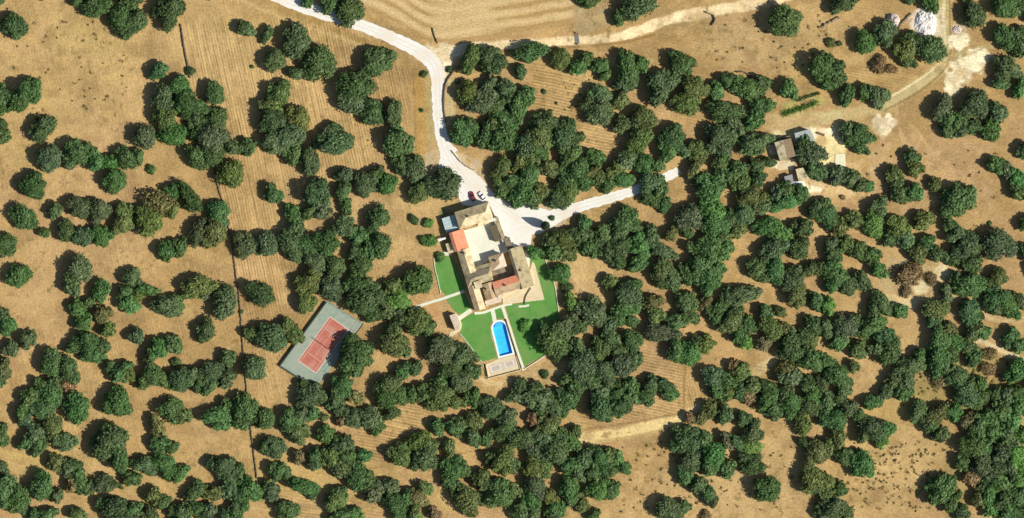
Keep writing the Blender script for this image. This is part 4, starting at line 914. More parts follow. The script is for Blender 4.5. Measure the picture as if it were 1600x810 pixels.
# ------------------------------------------------------------------ trees
TREES = """0 0: 95 165 75,10 0 40,600 45 80,500 5 45,760 120 75,850 150 80,830 10 65,1060 80 95,1000 448 60 b,1190 445 30 s,200 575 75,130 630 75,20 600 65,30 685 40,280 800 75,20 785 45,1130 550 70 b,1030 620 75 g,1190 660 90,1040 740 75 o,1245 755 60,260 -10 25
320 0: 790 30 60,915 72 85,650 20 35 b,265 185 58 g,395 225 42,580 265 95 g,450 378 68 g,725 405 98,590 465 48 g,1090 390 95 g,940 540 100,930 640 85 g,1050 715 80,1190 718 62,70 595 65 b,80 755 72,470 585 75 o,430 665 65 o,440 760 80,590 750 78 o,830 810 45,295 418 14 s
640 0: 1115 5 65,760 335 80 b,560 395 65 g,700 450 45 b,600 555 60 g,455 640 88 g,740 610 65,680 680 78 b,610 760 68 b,640 620 55,500 420 50,1050 425 55 b,1190 415 52 b,1110 375 45,1225 475 40,1180 690 85 g,1200 600 70 g,1120 640 50,330 795 60 b,400 795 55,1000 800 50,90 465 24 s,245 435 22 s,840 570 18 s,915 645 10 s,880 695 14 s,75 690 14 s,300 510 18 o s
960 0: 150 25 105,30 115 48,1060 135 92,80 445 85 b,170 405 55 b,420 395 75,300 530 105 g,90 505 60,510 550 80 o,640 575 58 b,720 500 50,820 560 82 b,920 540 60,900 665 65,955 672 48 b,690 700 85 g,450 655 75 o,870 760 60 b,745 770 65 g,1090 565 60 b,40 640 60 o,190 745 80 o,50 780 55
1280 0: 160 15 80,560 -5 40,700 5 65,965 102 72 g,1160 30 80 b,1245 50 55,420 212 72 g,290 265 65 b,545 315 78 o,590 260 58,695 312 88,560 390 48,70 262 36 o s,122 272 20 s,20 425 80,110 445 60,40 520 60,115 500 52,170 595 58,370 610 70 g,285 570 48,1170 435 76 g,1145 520 48,1252 555 50 b,1180 245 80,1255 290 65,1278 205 40,980 652 85,1120 702 58 g,935 690 48,770 685 75 g,800 745 60 b,870 772 55,955 790 50,1060 792 50,370 405 58 w s,450 432 38 w s
0 203: 30 40 48,910 50 70 g,1080 30 80 b,1240 170 70,1240 30 60,310 185 78 g,490 145 82 b,610 190 62 b,430 190 50 g,705 205 55 b,800 180 65,870 180 45,945 242 34 s,730 322 68 b,220 355 82 b,160 548 78 b,350 512 50,510 492 75 g,630 505 72 g,780 505 60 o,775 585 68 o,420 632 60,540 672 65 g,640 670 68 b,290 650 34,1090 382 50 b,1190 430 72,1000 460 88 ow,930 575 85 o,1085 500 48 o,1250 650 70 g,1040 750 62,1130 740 55,40 725 68
320 203: 60 40 90 g,50 170 70,180 110 55,280 120 55,170 280 80 o,450 70 80 g,550 40 80 g,555 150 65,660 190 70,820 85 90,800 20 55 g,1210 90 85,1200 25 50 b,1230 230 62,430 405 60,95 510 75 b,60 640 85 o,100 590 55 g,710 400 82,740 490 62 g,660 520 58,880 290 60 g,870 385 58,1010 345 75 g,1140 345 62 b,890 470 48 o,1060 285 55,560 530 62,570 620 60,540 720 72 g,640 720 70 b,760 710 78,580 790 50,270 720 80 g,390 715 75 g,1080 560 72,880 612 70 g,960 670 58 b,1100 722 70,1030 740 58 b,960 760 55
640 203: 330 45 80 b,600 60 92 b,480 50 60,50 250 72 g,215 345 98 g,70 395 62 o,20 230 55,740 100 85 g,820 60 80 o,960 60 82 g,1010 150 70,1035 60 58,1170 180 55 b,1060 260 70 b,760 290 70,700 420 78 b,765 430 60,830 390 60 o,930 430 72,1000 400 58 o,1020 340 50,645 330 55,1100 330 55,1250 340 55,760 180 60 o,940 260 50,1200 300 55 o,110 582 36 B s,30 562 34 s,122 690 48 B s,190 795 32 B s,885 705 62 g,970 690 70 o,1080 670 65,1100 590 50 b,1220 640 60,1120 740 60 b,900 760 70,790 772 48 b,1000 770 60 o,1250 770 60,1180 700 50,887 550 18 s
960 203: 170 55 72 o,370 60 85 b,340 130 68 b,445 135 50 g,530 150 68 o,510 232 58 o,660 60 92 g,730 40 60 g,680 150 48,890 90 80 g,830 120 48,660 232 50,770 262 60 b,730 300 58 g,885 222 52,970 205 40,910 300 50,800 342 60 o,190 200 70 b,80 198 62 g,275 230 48,235 332 75 g,60 310 65 b,290 382 58,235 430 58,322 470 48 b,600 362 92 b,540 335 48 g,870 432 80 o,950 480 60 g,830 390 48,1080 450 75 b,1165 412 58 b,1020 420 58 g,1080 380 55,1262 490 60,1232 150 82 g,1185 105 62,1252 255 52 b,480 550 82 g,620 500 92 b,640 592 80 b,730 560 58,800 530 72 g,560 590 48,770 622 55 o,690 670 48 o,60 560 78,30 640 58,122 600 48,240 662 55 g,362 650 50 o,170 712 65 b,60 720 70,300 762 68 g,180 782 48 b,30 782 58,600 752 82 b,520 742 58,690 750 58 b,960 612 70 b,1050 662 70 b,1000 742 82 g,1150 742 70,1185 612 58,1130 602 38,450 620 48
1280 203: 262 50 78,180 30 60 g,262 120 48,800 15 50,890 15 50 g,1080 20 55,580 172 55,602 250 54 o,1100 222 58 b,1180 262 55 g,1242 310 62 b,1242 390 60,1285 135 50,20 270 55 g,110 282 60 g,200 312 55 g,260 352 48,315 352 38 b,480 290 60 o,482 342 44,592 402 60 b,505 392 60,860 432 110,725 340 46 o,372 482 62 g,650 570 60 o,340 600 70 B,222 570 58 o,50 530 70 b,30 480 50,140 612 60 o,90 582 48,505 622 78 o,545 692 62 g,445 692 48,862 652 60 g,830 602 48,922 722 75 g,962 742 58,862 762 58 g,1120 722 95 g,682 702 52,622 782 60 o,742 782 58,90 712 50 g,170 722 55 o,252 762 60,332 792 58,100 772 58,1292 592 50,1292 760 45,1062 582 16 s,145 420 18 w s
0 406: 130 102 72 b,505 72 82 g,450 162 62 g,640 202 64 b,562 270 38 g,490 302 55 b,522 392 58 b,652 342 60 ow,682 432 50 o,562 522 75 b,592 602 65 b,652 552 54,470 542 48,830 112 60 g,800 212 55,920 192 60 b,830 282 62 b,862 232 48 o,1050 292 75 g,1112 272 48 b,1250 172 85 o,862 482 50 g,1000 562 65 b,1082 532 60,950 592 48,62 412 60 b,20 352 50 g,82 562 52 g,190 492 58 g,332 652 75 b,432 682 80,350 762 52,272 782 48,432 772 48 w,30 682 58 o,10 760 38,762 702 60 b,812 722 54 o,700 662 38,962 722 70,1022 742 58 o,900 762 48,1132 752 68,1202 722 60 g,1100 642 34 s,1262 762 50,1292 442 62
320 406: 10 200 48 g,130 262 90 g,352 212 76,225 325 16 s,700 20 75 g,822 40 68,982 30 75,652 132 78 o,690 160 48,642 272 65 o,800 182 75 g,960 162 80,1002 252 92,932 242 58 o,1062 192 58,1062 332 60,1182 172 60 o,1222 262 70 B,1142 312 60 g,1232 362 58,1262 152 48,422 492 85 g,520 432 58 o,582 472 60 o,312 462 48 o,960 602 115,1182 512 80 o,1242 562 50,1182 442 48,152 622 54,312 672 70 g,50 702 70 g,140 742 58,40 782 58,872 782 72 b,700 792 34,622 782 42 o,1252 692 50,1152 782 68
640 406: 70 132 82,952 90 62 b,982 172 38 s,1012 270 54 B,1142 332 92 g,1252 150 48 o,728 410 44 B s,902 492 94,858 440 54,972 422 78 g,1042 422 58,952 572 58,60 392 80 o,112 432 58,30 362 48,212 562 85 g,312 602 70 g,180 522 48,372 602 55 g,262 692 70,402 692 58,200 762 58 b,332 762 68 g,40 682 48,1082 652 90 g,1062 562 58 g,1192 562 70,1242 422 58 g,1132 762 68 g,992 742 48,1222 702 78 g,1262 502 58,1032 782 58,1262 782 48,842 715 28 s,700 792 44,782 802 48
960 406: 150 20 58 b,40 20 48,292 72 78 o,362 142 68 g,300 142 48,92 222 80 g,132 172 58,82 302 70 b,30 352 58,112 382 48,542 52 80 b,602 132 80 b,452 82 58,642 60 58 b,800 222 82 g,722 232 58,902 62 70,1002 62 80 b,1112 132 78 g,1132 92 58,1142 222 68 o,1062 112 48,942 112 48,942 322 50,1032 332 38 o,1242 62 48 o,1262 262 58,1252 412 62,252 272 55 ow,262 352 58 o,452 262 70 g,462 352 58,292 462 80 g,382 402 58 g,402 562 70 b,472 592 70 b,572 522 62 o,502 522 48,572 282 48 ow,652 302 58,642 372 48,742 392 75 o,832 402 60 b,782 462 58 b,832 522 40 B,762 322 48,992 442 70 o,1082 442 48 o,942 532 48 w,1092 542 80,1182 482 58,1232 522 48 o,1152 592 48,1232 632 68 b,122 512 62,122 622 62,62 662 70 g,20 562 58,800 692 58 o,750 662 38 w,632 742 75 g,702 762 58,862 792 58 o,962 792 48,1082 692 62 o,1102 742 68 g,1202 782 58 b,100 792 58 b,232 782 58,332 792 58,30 782 38
1280 406: 112 92 80 b,92 152 58 b,372 62 54 b,282 142 58 g,182 162 68 g,60 282 52 B,20 62 48 o,542 102 78 w s,702 122 42 w s,602 60 58 w s,542 202 38 w s,962 30 58,842 10 38,942 162 85,862 132 48,802 202 48 g,1112 112 62 o,1102 242 80 b,1182 292 75 b,1252 262 58,1112 302 58,382 272 75 g,502 322 58 b,342 332 58,442 302 48,152 422 85 g,60 422 58 g,232 382 48,132 502 58 b,242 562 58 o,332 412 75 b,402 482 68 b,442 562 80,372 562 58 g,732 312 75 o,722 382 48,942 332 70 g,1002 352 38,922 300 48 o,802 432 58 o,762 502 80,862 522 58 b,962 452 58 g,1032 462 44 b,642 612 58 b,752 622 80,832 582 58,932 552 54,962 622 54 b,1192 492 60 b,1252 532 48,1232 692 68 b,562 672 70 g,542 772 70 g,472 762 55,50 642 58 b,112 722 68 b,20 772 48,172 782 58,222 672 38 o,872 742 70 b,922 782 58,1012 782 48,802 702 48,1062 592 48 w s,1052 682 48 w s,762 752 55 w s
0 607: 150 152 58 b,190 62 58,272 122 70 b,160 202 48 g,322 42 75 b,362 20 48,490 122 86 b,742 82 92 b,702 322 112,752 432 72 b,1082 132 75,1142 172 58 o,992 242 55 ow,1012 352 58,1082 372 44,912 482 70 g,1042 492 75 b,1132 532 58 b,842 562 54,432 342 70 g,332 242 68 o,232 292 68 g,252 362 58,172 342 48 b,20 292 58 b,20 492 48 g,352 462 58 o,432 502 58 g,502 562 68 b,542 622 54,462 602 48 w,472 482 48,272 612 75 b,372 665 42 g,50 642 88 b,122 692 75 b,20 592 58,132 742 48,652 602 64 g,732 602 32,962 672 54 o,1022 712 48,652 722 48,722 752 78,832 762 58 b,850 792 48,952 792 54,1162 772 68,1242 752 58,1100 762 48,1212 652 48,1252 622 48,492 782 52 o,312 792 54,222 792 44
320 607: 90 182 82 b,252 142 90 b,152 112 48,302 132 48,382 192 64,532 192 75,602 172 58 g,592 282 68 o,542 252 58,682 162 48 b,742 182 32 o,652 50 78 g,732 62 58,822 62 64 b,852 122 48,962 62 48 ow,1132 62 68 b,1172 152 48,1232 40 58,932 192 62 g,1042 192 68 g,1092 242 48,862 202 38 w,762 282 58 b,442 372 64 g,382 362 44,462 512 58 b,522 522 38,702 422 58,802 442 68 o,882 362 68 g,902 432 68,992 422 48 b,692 472 48 g,842 322 38,600 432 42 w,862 512 68 o,962 552 78 b,1032 592 68 b,1062 642 68 g,1162 612 62 g,132 502 75 g,202 522 54,70 472 48,172 562 48,292 632 75 b,222 682 58,172 642 65 g,60 652 54 o,252 742 38,432 642 58 g,390 622 44,632 612 64 b,682 642 48,832 692 72 o,852 652 48,522 762 70 b,862 792 68,942 792 58 b,30 772 58 g,200 792 58,140 795 44,1222 422 70 o,1262 372 48,1192 722 68,1262 692 58 b,1222 782 48
640 607: 202 52 88 o,102 30 58,302 92 48 o,402 52 58 b,30 40 48,522 132 68 g,472 82 48 g,622 192 62 g,592 262 68,182 242 54 b,282 242 58 b,322 222 48,402 202 58 o,402 312 58 g,482 322 48,60 332 68 o,112 432 75 g,60 452 58,142 352 48 o,252 372 48 o,692 312 68 g,742 352 52 g,592 452 80 o,522 432 48,652 482 48,842 62 75 g,762 72 68 g,902 102 75 b,982 62 68,682 52 58 g,822 132 48,962 142 48 b,1042 20 48,872 232 75 o,842 312 68 g,942 312 68,902 402 80 g,1012 332 58 b,1042 272 38 o,782 202 42 w,792 402 58 g,782 502 68 o,852 492 58 o,1012 472 68 b,1102 432 68 g,1202 452 75,1062 522 58 g,1252 422 58 o,1152 522 58,1262 512 48,272 502 75 b,262 582 58,342 502 48,452 572 58 o,572 662 85 b,562 602 58 b,502 612 48 g,662 642 48 o,362 702 85 o,422 692 48,60 682 65 ow,40 772 58 o,112 622 48 o,160 782 44 w,792 622 68 g,772 702 62 b,882 672 58 o,922 742 58,1002 632 68 b,1082 722 48 o,1182 632 68 b,1252 642 58,1022 692 48,702 782 58,782 792 48 g,902 792 58,1192 112 75 b,1232 152 58,1202 32 58 g,1160 792 38
960 607: 50 112 68 b,102 62 68 b,212 52 58 b,342 20 58 b,30 30 58,642 20 58,702 42 58 o,792 20 58,842 52 54 ow,962 62 68,1002 142 62 g,1102 102 75 b,1062 42 58,1222 112 68,1182 222 64 o,1242 42 58,542 192 48 o,482 192 38 w,602 142 54 o,692 172 58 g,822 192 52,450 332 90 g,562 332 58,402 282 46,622 412 75 b,472 452 75 g,442 542 52,592 492 58,702 502 58 b,562 432 48,702 332 50 g,772 342 58 g,872 282 68,852 362 62 B,872 472 68 b,812 432 44,532 602 58 g,592 662 58 b,622 702 38,962 630 76 b,1262 402 78 o,1200 352 38,1232 572 80 o,1262 622 48,342 752 80 g,432 752 48,30 442 48 b,72 502 42 b,5 642 45 b,572 792 38 w s,1270 732 24
1280 607: 60 82 58 g,132 62 48,92 202 75 b,40 192 48,192 132 58 g,332 82 54 b,412 32 48 g,542 20 55 b,342 252 75 g,412 262 62 b,282 272 58,392 332 42 B,252 172 46,122 312 52 o,40 382 58 o,162 432 58,272 482 82 b,252 422 48,50 592 68 o,132 622 48,60 662 48 o,92 752 80 g,172 772 58,20 782 48,622 152 68 g,742 162 68 o,702 222 58,842 142 58 b,762 292 58 o,922 32 80 g,1012 72 58,762 652 92 b,832 702 58,802 602 58,712 602 48,962 352 80,1032 372 58 b,1002 262 68,922 202 54 ow,1052 182 68 b,1132 152 68,1202 202 68 b,1102 262 68 b,1182 302 68,1252 122 68 b,1262 302 58 B,1152 402 68 g,1242 432 80 B,1252 562 68 B,1012 482 68 g,902 462 52,962 562 55 w,1062 542 58 g,1132 602 68 b,1202 502 58 g,1122 492 58,1062 652 68 b,1152 692 68,1242 682 68,1002 702 48 o,1082 752 58 b,1202 772 68 b,902 772 48 g,1022 620 48,1262 782 58,1172 52 58 g,1242 32 58,1102 42 48
0 0: 2947 363 71 o,3056 356 67,2932 582 76 o,3042 553 61 g,3100 670 61,3100 816 67 o,3042 816 61,3407 765 71,3319 846 61 o,3524 831 71,3129 1050 61 o,3246 1007 61 o,3378 948 61,3437 1065 61 o,3554 1007 55 g,3524 1138 59,3700 1080 61 o,3934 977 59,3846 1065 59 o,3890 539 55 g,3495 378 61 o
640 203: 590 385 58 ,560 330 45 o"""
TONE = {'d': (.050, .084, .030), 'b': (.052, .103, .034), 'B': (.075, .145, .038), 'g': (.062, .091, .042), 'o': (.075, .097, .032), 'w': (.135, .10, .05), 's': None}
trees = []
for ln in TREES.strip().splitlines():
    hd, body = ln.split(':'); ox, oy = map(float, hd.split())
    for it in body.split(','):
        p = it.split(); x, y, r = map(float, p[:3]); fl = ''.join(p[3:])
        trees.append([ox + x / 3.99 - (1.8 if 's' not in fl else 0), oy + y / 3.99 - (.7 if 's' not in fl else 0), r / 3.99, fl])
def tone_of(fl, g):
    ks = [k for k in fl if k in 'bBgow'] or ['d']
    c = np.mean([TONE[k] for k in ks], axis=0)
    return (1.7 if 'B' in fl and 's' in fl else 1.72) * c * (1 + g.normal(0, .10)) * (1 + g.normal(0, .06, 3)) * np.array((1.0, 1.0, .86))

def lobes_for(g, small=False):
    L = [(g.normal(0, .06), g.normal(0, .06), .44, .56 + .08 * g.random())]
    n = int(g.integers(7, 12)); a0 = g.random() * 6.28
    for i in range(n):
        a = a0 + 2 * math.pi * i / n + g.normal(0, .34); d_ = .42 + .36 * g.random(); r = .22 + .20 * g.random()
        L.append((d_ * math.cos(a), d_ * math.sin(a), .28 + .28 * g.random(), r))
    for i in range(4):
        a = g.random() * 6.28; d_ = .15 + .3 * g.random()
        L.append((d_ * math.cos(a), d_ * math.sin(a), .62 + .22 * g.random(), .22 + .14 * g.random()))
    L = np.array(L); ext = np.max(np.hypot(L[:, 0], L[:, 1]) + L[:, 3]) * .95
    L /= ext
    return L
ICO = None
def ico_pts():
    bm = bmesh.new(); bmesh.ops.create_icosphere(bm, subdivisions=1, radius=1)
    v = np.array([x.co[:] for x in bm.verts]); f = np.array([[q.index for q in x.verts] for x in bm.faces]); bm.free(); return v, f
ICOV, ICOF = ico_pts()
def crown_geo(g, nleaf, leaf, core=.84, loose=0.0):
    """unit crown: verts, quads; small leaf sprays over clumped lobes plus an inner mass that keeps it dense"""
    L = lobes_for(g); P_, Nn = [], []
    w_ = L[:, 3] ** 2; w_ = w_ / w_.sum(); tot = 0
    while tot < nleaf:
        m = nleaf * 2
        k = g.choice(len(L), m, p=w_); d_ = g.normal(0, 1, (m, 3)); d_ /= np.linalg.norm(d_, axis=1, keepdims=True)
        p = L[k, :3] + d_ * L[k, 3:4] * (1 + g.normal(0, .10 + loose, (m, 1)))
        dist = np.linalg.norm(p[:, None, :] - L[None, :, :3], axis=2) / L[None, :, 3]
        dist[np.arange(m), k] = 9
        ok = (dist.min(1) > .88) & (p[:, 2] > .06)
        P_.append(p[ok]); Nn.append(d_[ok]); tot += ok.sum()
    p = np.concatenate(P_)[:nleaf]; nn_ = np.concatenate(Nn)[:nleaf]
    nrm = nn_ + g.normal(0, .55, (nleaf, 3)); nrm[:, 2] += .25
    v, f = quads(p, nrm, leaf * (.6 + .9 * g.random(nleaf)))
    cv, cf = [], []
    b0 = 0
    if core:
        for l in L:
            q_ = ICOV * (l[3] * core * (1 + g.normal(0, .08, (len(ICOV), 1)))) + l[:3]; q_[:, 2] = np.maximum(q_[:, 2], .05)
            cv.append(q_); cf.append(ICOF + b0); b0 += len(ICOV)
        cv = np.concatenate(cv); cf = np.concatenate(cf); cf4 = np.concatenate([cf, cf[:, 2:3]], 1)
        return v, f, cv, cf
    return v, f, np.zeros((0, 3)), np.zeros((0, 3), int)
def mixed_mesh(name, v, f, cv, cf):
    me = bpy.data.meshes.new(name); V = np.concatenate([v, cv]).astype(np.float32)
    lo = np.concatenate([f.ravel(), (cf + len(v)).ravel()]).astype(np.int32)
    tot = np.concatenate([np.full(len(f), 4), np.full(len(cf), 3)]).astype(np.int32)
    st = np.concatenate([[0], np.cumsum(tot)[:-1]]).astype(np.int32)
    me.vertices.add(len(V)); me.vertices.foreach_set('co', V.ravel()); me.loops.add(len(lo)); me.loops.foreach_set('vertex_index', lo)
    me.polygons.add(len(tot)); me.polygons.foreach_set('loop_start', st); me.polygons.foreach_set('loop_total', tot); me.update(calc_edges=True)
    return me
def trunk_mesh(g, limbs=4):
    V, F = [], []
    def tube(a, b, ra, rb, k=7):
        a, b = np.array(a, float), np.array(b, float); d_ = b - a; d_ /= np.linalg.norm(d_)
        u = np.cross(d_, (.3, .8, .1)); u /= np.linalg.norm(u); w2 = np.cross(d_, u); o = len(V)
        for c, r in ((a, ra), ((a + b) / 2 + g.normal(0, .02, 3), (ra + rb) / 2), (b, rb)):
            for i in range(k): V.append(tuple(c + r * (u * math.cos(6.283 * i / k) + w2 * math.sin(6.283 * i / k))))
        for s in range(2):
            for i in range(k): F.append([o + s * k + i, o + s * k + (i + 1) % k, o + (s + 1) * k + (i + 1) % k, o + (s + 1) * k + i])
    tube((0, 0, -.06), (.02, .01, .34), .075, .055)
    for i in range(limbs):
        a = 6.283 * i / limbs + g.normal(0, .3); tube((.02, .01, .30), (.42 * math.cos(a), .42 * math.sin(a), .62), .045, .015, 5)
    me = bpy.data.meshes.new('trunk'); me.from_pydata(V, [], F); me.update(); return me
NV = 22
gc = np.random.default_rng(21)
CROWNS = []; LOWC = []
for i in range(NV):
    me = mixed_mesh('crown', *crown_geo(gc, 2700, .110, .80, .03 + .06 * gc.random())); me.materials.append(M['leaf']); CROWNS.append(me)
for i in range(8): LOWC.append(crown_geo(gc, 620, .20, .86))
THIN = []
for i in range(4):
    me = mixed_mesh('crown', *crown_geo(gc, 900, .13, .55, .12)); me.materials.append(M['leaf']); THIN.append(me)
TRUNKS = [trunk_mesh(gc) for _ in range(4)]
for t in TRUNKS: t.materials.append(M['bark'])

# how much of each crown shows from above (taller crowns hide lower neighbours)
tx = np.array([t[0] for t in trees]); ty = np.array([t[1] for t in trees]); tr_ = np.array([t[2] for t in trees])
bush = np.array(['s' in t[3] for t in trees])
top_h = np.where(bush, tr_ / S * .9, (1.9 + .80 * tr_ / S))           # metres
RX, RY = np.meshgrid(np.arange(0, 1600, 3.0), np.arange(0, 810, 3.0)); own = np.full(RX.shape, -1); best = np.zeros(RX.shape)
for i in range(len(trees)):
    x0, x1 = int(max(0, (tx[i] - tr_[i]) // 3)), int(min(RX.shape[1], (tx[i] + tr_[i]) // 3 + 2)); y0, y1 = int(max(0, (ty[i] - tr_[i]) // 3)), int(min(RX.shape[0], (ty[i] + tr_[i]) // 3 + 2))
    if x0 >= x1 or y0 >= y1: continue
    d2 = ((RX[y0:y1, x0:x1] - tx[i]) ** 2 + (RY[y0:y1, x0:x1] - ty[i]) ** 2) / tr_[i] ** 2
    hh = np.where(d2 < 1, top_h[i] * np.sqrt(np.maximum(0, 1 - d2 * .8)), 0)
    mk_ = hh > best[y0:y1, x0:x1]; best[y0:y1, x0:x1][mk_] = hh[mk_]; own[y0:y1, x0:x1][mk_] = i
area = np.bincount(own[own >= 0].ravel(), minlength=len(trees)).astype(float)
oak_i = [i for i in np.argsort(-area) if not bush[i]]
HERO = set(oak_i[:300])

# labels: look first, then the nearest thing one can find and the offset from it in metres
LM = [(503, 540, 'the red tennis court'), (781, 527, 'the swimming pool'), (765, 400, 'the farmhouse'), (846, 352, 'the cypress on white gravel'), (688, 85, 'the white road junction'),
      (902, 60, 'the cattle grid'), (1256, 218, 'the grey farm shed'), (1446, 36, 'the white rubble heap'), (1312, 250, 'the concrete slab'), (378, 520, 'the long field wall midpoint'),
      (1250, 168, 'the vegetable plot'), (291, 90, 'the upper left field wall'), (0, 0, 'the top left corner'), (1600, 0, 'the top right corner'), (0, 810, 'the bottom left corner'),
      (1600, 810, 'the bottom right corner'), (0, 405, 'the left edge midpoint'), (1600, 405, 'the right edge midpoint'), (800, 810, 'the bottom edge midpoint'), (1200, 810, 'the bottom right quarter point')]
LM += [(738, 307, 'the dark red car'), (697, 500, 'the pool house'), (1505, 105, 'the pale spoil bank'), (1420, 432, 'the brown scrub patch'), (1062, 266, 'the end of the gravel drive'), (960, 680, 'the yellow woodland track'),
       (400, 810, 'the bottom left quarter point'), (1600, 600, 'the lower right edge'), (0, 600, 'the lower left edge'), (0, 200, 'the upper left edge'), (1600, 200, 'the upper right edge'), (397, 720, 'the lower end of the long wall'), (290, 0, 'the wall top')]
ORD = ['nearest', 'second', 'third', 'fourth', 'fifth', 'sixth', 'seventh', 'eighth', 'ninth', 'tenth', 'eleventh', 'twelfth', 'thirteenth', 'fourteenth', 'fifteenth', 'sixteenth', 'seventeenth', 'eighteenth', 'nineteenth', 'twentieth', 'twenty-first', 'twenty-second', 'twenty-third', 'twenty-fourth', 'twenty-fifth', 'twenty-sixth', 'twenty-seventh', 'twenty-eighth', 'twenty-ninth', 'thirtieth']
SEC = ['right', 'upper right', 'straight above', 'upper left', 'left', 'lower left', 'straight below', 'lower right']
LM = [l for l in LM if 'wall top' not in l[2]]
RANK = {}
inside = [j for j in range(len(trees)) if -40 < tx[j] < 1640 and -40 < ty[j] < 850]
for li, l in enumerate(LM):
    cells = {}
    for kind in (True, False):
        for j in inside:
            if bush[j] != kind: continue
            dx, dy = tx[j] - l[0], l[1] - ty[j]; sct = int(round(math.degrees(math.atan2(dy, dx)) / 45)) % 8
            cells.setdefault((kind, sct), []).append((math.hypot(dx, dy), j))
    for (kind, sct), v in cells.items():
        for k_, (d_, j) in enumerate(sorted(v)): RANK.setdefault(j, []).append((k_ + d_ / 150.0, k_, sct, li))
TN = {'B': 'bright green', 'b': 'mid green', 'g': 'grey-green', 'o': 'olive green', 'w': 'brown', 'd': 'dark green'}
used_labels = set()
def tree_label(i, kind):
    x, y, r, fl = trees[i]
    sz = 'broad' if r > 21 else ('mid-sized' if r > 16.5 else 'small')
    tn = TN[next((k for k in fl if k in 'Bbgow'), 'd')]
    for _, k_, sct, li in sorted(RANK.get(i, [(0, 0, 0, 0)])):
        if k_ >= len(ORD): continue
        lab = f"{sz} {tn} {kind}, {ORD[k_]} {'tree' if kind == 'oak' else 'bush'} {SEC[sct]} from {LM[li][2]}"
        if lab not in used_labels and len(lab.split()) <= 16: used_labels.add(lab); return lab
    return f"{sz} {tn} {kind} cut by the {'left' if x < 60 else 'right' if x > 1540 else 'top' if y < 400 else 'bottom'} picture edge"
gt = np.random.default_rng(5)
def place_tree(i):
    x, y, r, fl = trees[i]; rm = r / S; c = tone_of(fl, gt)
    thin = 'w' in fl
    root = empty('oak_tree', W(x, y)); hz = top_h[i]
    tag(root, tree_label(i, 'oak'), 'tree', 'holm oaks of the wooded pasture')
    rz = gt.random() * 6.283; el = math.exp(gt.normal(0, .13)); sx, sy = rm * el, rm / el
    cr = bpy.data.objects.new('crown', (THIN if thin else CROWNS)[int(gt.integers(0, 4 if thin else NV))]); col.objects.link(cr); cr.parent = root
    cr.scale = (sx * 1.16, sy * 1.16, (hz - 1.0) / 1.02); cr.location = (0, 0, .9); cr.rotation_euler = (0, 0, rz); cr.color = (*c, 1)
    tk = bpy.data.objects.new('trunk', TRUNKS[int(gt.integers(0, 4))]); col.objects.link(tk); tk.parent = root
    tk.scale = (rm, rm, hz); tk.rotation_euler = (0, 0, rz)
def place_bush(i):
    x, y, r, fl = trees[i]; rm = r / S; c = tone_of(fl, gt)
    cr = bpy.data.objects.new('bush', (THIN if 'w' in fl else CROWNS)[int(gt.integers(0, 4))]); col.objects.link(cr)
    cr.location = W(x, y, -.05 * rm); cr.scale = (rm * 1.05, rm * 1.05, top_h[i] * .95); cr.rotation_euler = (0, 0, gt.random() * 6.28); cr.color = (*c, 1)
    tag(cr, tree_label(i, 'bush'), 'bush', 'bushes between the oaks')
for i in range(len(trees)):
    if bush[i]: place_bush(i)
    elif i in HERO: place_tree(i)
# the remaining crowns and the wood just outside the picture: one mass
rest = [(t[0], t[1], t[2], t[3], top_h[i]) for i, t in enumerate(trees) if i not in HERO and not bush[i]]
k = 0
while k < 260:
    x, y = gt.uniform(-150, 1750), gt.uniform(-150, 960)
    if -22 < x < 1622 and -22 < y < 832: continue
    r = gt.uniform(11, 25); rest.append((x, y, r, ['', 'b', 'g', 'o'][int(gt.integers(0, 4))], 1.9 + .80 * r / S)); k += 1
VV, QQ, CC, TT = [], [], [], []; FV, FC, FQ = [], [], []
vb = 0
lv, lf, lt = [], [], []; tv, tf = [], []
for (x, y, r, fl, hz) in rest:
    v, f, cv, cf = LOWC[int(gt.integers(0, 8))]; a = gt.random() * 6.28; rm = r / S; el = math.exp(gt.normal(0, .13)); sx = rm * 1.15 * el; sy = rm * 1.15 / el
    A = np.concatenate([v, cv]) * [1, 1, 1]; ca, sa = math.cos(a), math.sin(a); wx, wy, _ = W(x, y)
    px_ = A[:, 0] * sx; py_ = A[:, 1] * sy
    Vn = np.stack([px_ * ca - py_ * sa + wx, px_ * sa + py_ * ca + wy, A[:, 2] * (hz - 1) / 1.02 + .9], 1)
    lv.append(Vn); lf.append(f + vb); lt.append(cf + len(v) + vb); vb += len(A)
    FC.append(np.tile(np.append(tone_of(fl, gt), 1.0), (len(A), 1)))
allv = np.concatenate(lv); Q = np.concatenate(lf); T_ = np.concatenate(lt)
me = bpy.data.meshes.new('oak_woodland'); lo = np.concatenate([Q.ravel(), T_.ravel()]).astype(np.int32)
tot = np.concatenate([np.full(len(Q), 4), np.full(len(T_), 3)]).astype(np.int32); st = np.concatenate([[0], np.cumsum(tot)[:-1]]).astype(np.int32)
me.vertices.add(len(allv)); me.vertices.foreach_set('co', allv.astype(np.float32).ravel()); me.loops.add(len(lo)); me.loops.foreach_set('vertex_index', lo)
me.polygons.add(len(tot)); me.polygons.foreach_set('loop_start', st); me.polygons.foreach_set('loop_total', tot); me.update(calc_edges=True)
at = me.attributes.new('tone', 'FLOAT_COLOR', 'POINT'); at.data.foreach_set('color', np.concatenate(FC).astype(np.float32).ravel())
wood = stuff(link('oak_woodland', me, M['leafw']), 'smaller oak crowns filling the gaps between the larger trees', 'woodland')
V, F = [], []
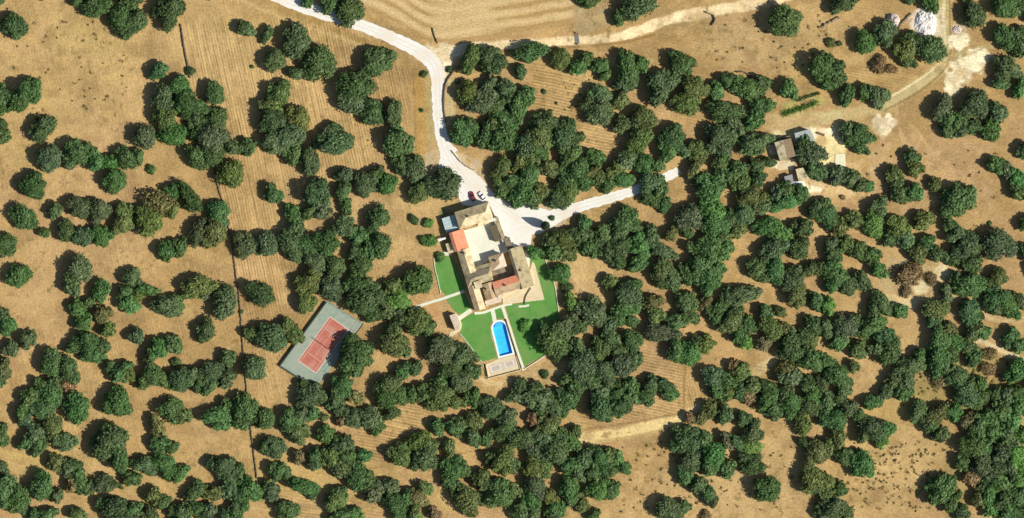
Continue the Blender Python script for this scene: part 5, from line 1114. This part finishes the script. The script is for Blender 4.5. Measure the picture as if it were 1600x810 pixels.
for (x, y, r, fl, hz) in rest:
    wx, wy, _ = W(x, y); o = len(V); rr = .075 * r / S
    for z, q_ in ((-.2, 1.0), (hz * .5, .6)): V += [(wx + rr * q_ * math.cos(1.2566 * i), wy + rr * q_ * math.sin(1.2566 * i), z) for i in range(5)]
    F += [[o + i, o + (i + 1) % 5, o + 5 + (i + 1) % 5, o + 5 + i] for i in range(5)]
me = bpy.data.meshes.new('woodland_trunks'); me.from_pydata(V, [], F); me.update(); tk = link('woodland_trunks', me, M['bark'], wood); tk['kind'] = 'stuff'

# cypress on the gravel
cyp = empty('cypress_tree', W(852, 353)); tag(cyp, 'slim dark cypress standing on white gravel with a long pointed shadow', 'tree')
n = 2600; z = rng.random(n) ** .8; a = rng.random(n) * 6.283
prof = 2.3 * np.sin(np.pi * np.clip(.10 + z * .88, 0, 1)) ** .8 * (1 - .45 * z)
rr = prof * (.75 + .3 * rng.random(n)); p = np.stack([rr * np.cos(a), rr * np.sin(a), .3 + z * 9.2], 1)
me = quads_mesh('crown', p, np.stack([np.cos(a), np.sin(a), np.full(n, .5)], 1) + rng.normal(0, .4, (n, 3)), .35 + .25 * rng.random(n)); me.materials.append(M['leaf'])
o = bpy.data.objects.new('crown', me); col.objects.link(o); o.parent = cyp; o.color = (.035, .06, .026, 1)
tk = bpy.data.objects.new('trunk', TRUNKS[0]); col.objects.link(tk); tk.parent = cyp; tk.scale = (2.0, 2.0, 4)

# dry tufts of scrub on the open ground
n = 520; P_ = []
zones = [(1320, 690, 1480, 800, .34), (970, 690, 1240, 800, .22), (20, 30, 200, 180, .10), (1330, 220, 1560, 330, .06), (1400, 560, 1590, 640, .16), (880, 110, 910, 190, .03), (1120, 20, 1300, 110, .09)]
cs = []; 
for x0, y0, x1, y1, fr in zones:
    for _ in range(int(n * fr)): cs.append((gt.uniform(x0, x1), gt.uniform(y0, y1)))
qv, nv_, sv_ = [], [], []
for x, y in cs:
    wx, wy, _ = W(x, y); k = int(gt.integers(8, 26)); r = gt.uniform(.3, 1.0)
    qv.append(np.stack([wx + gt.normal(0, r * .5, k), wy + gt.normal(0, r * .5, k), gt.random(k) * r * .7], 1)); nv_.append(gt.normal(0, 1, (k, 3))); sv_.append(.25 + .3 * gt.random(k))
me = quads_mesh('scrub_tufts', np.concatenate(qv), np.concatenate(nv_), np.concatenate(sv_)); me.materials.append(M['leaf'])
o = bpy.data.objects.new('scrub_tufts', me); col.objects.link(o); o.color = (.15, .135, .045, 1); stuff(o, 'dry scrub tufts scattered over the open straw-coloured ground', 'scrub')
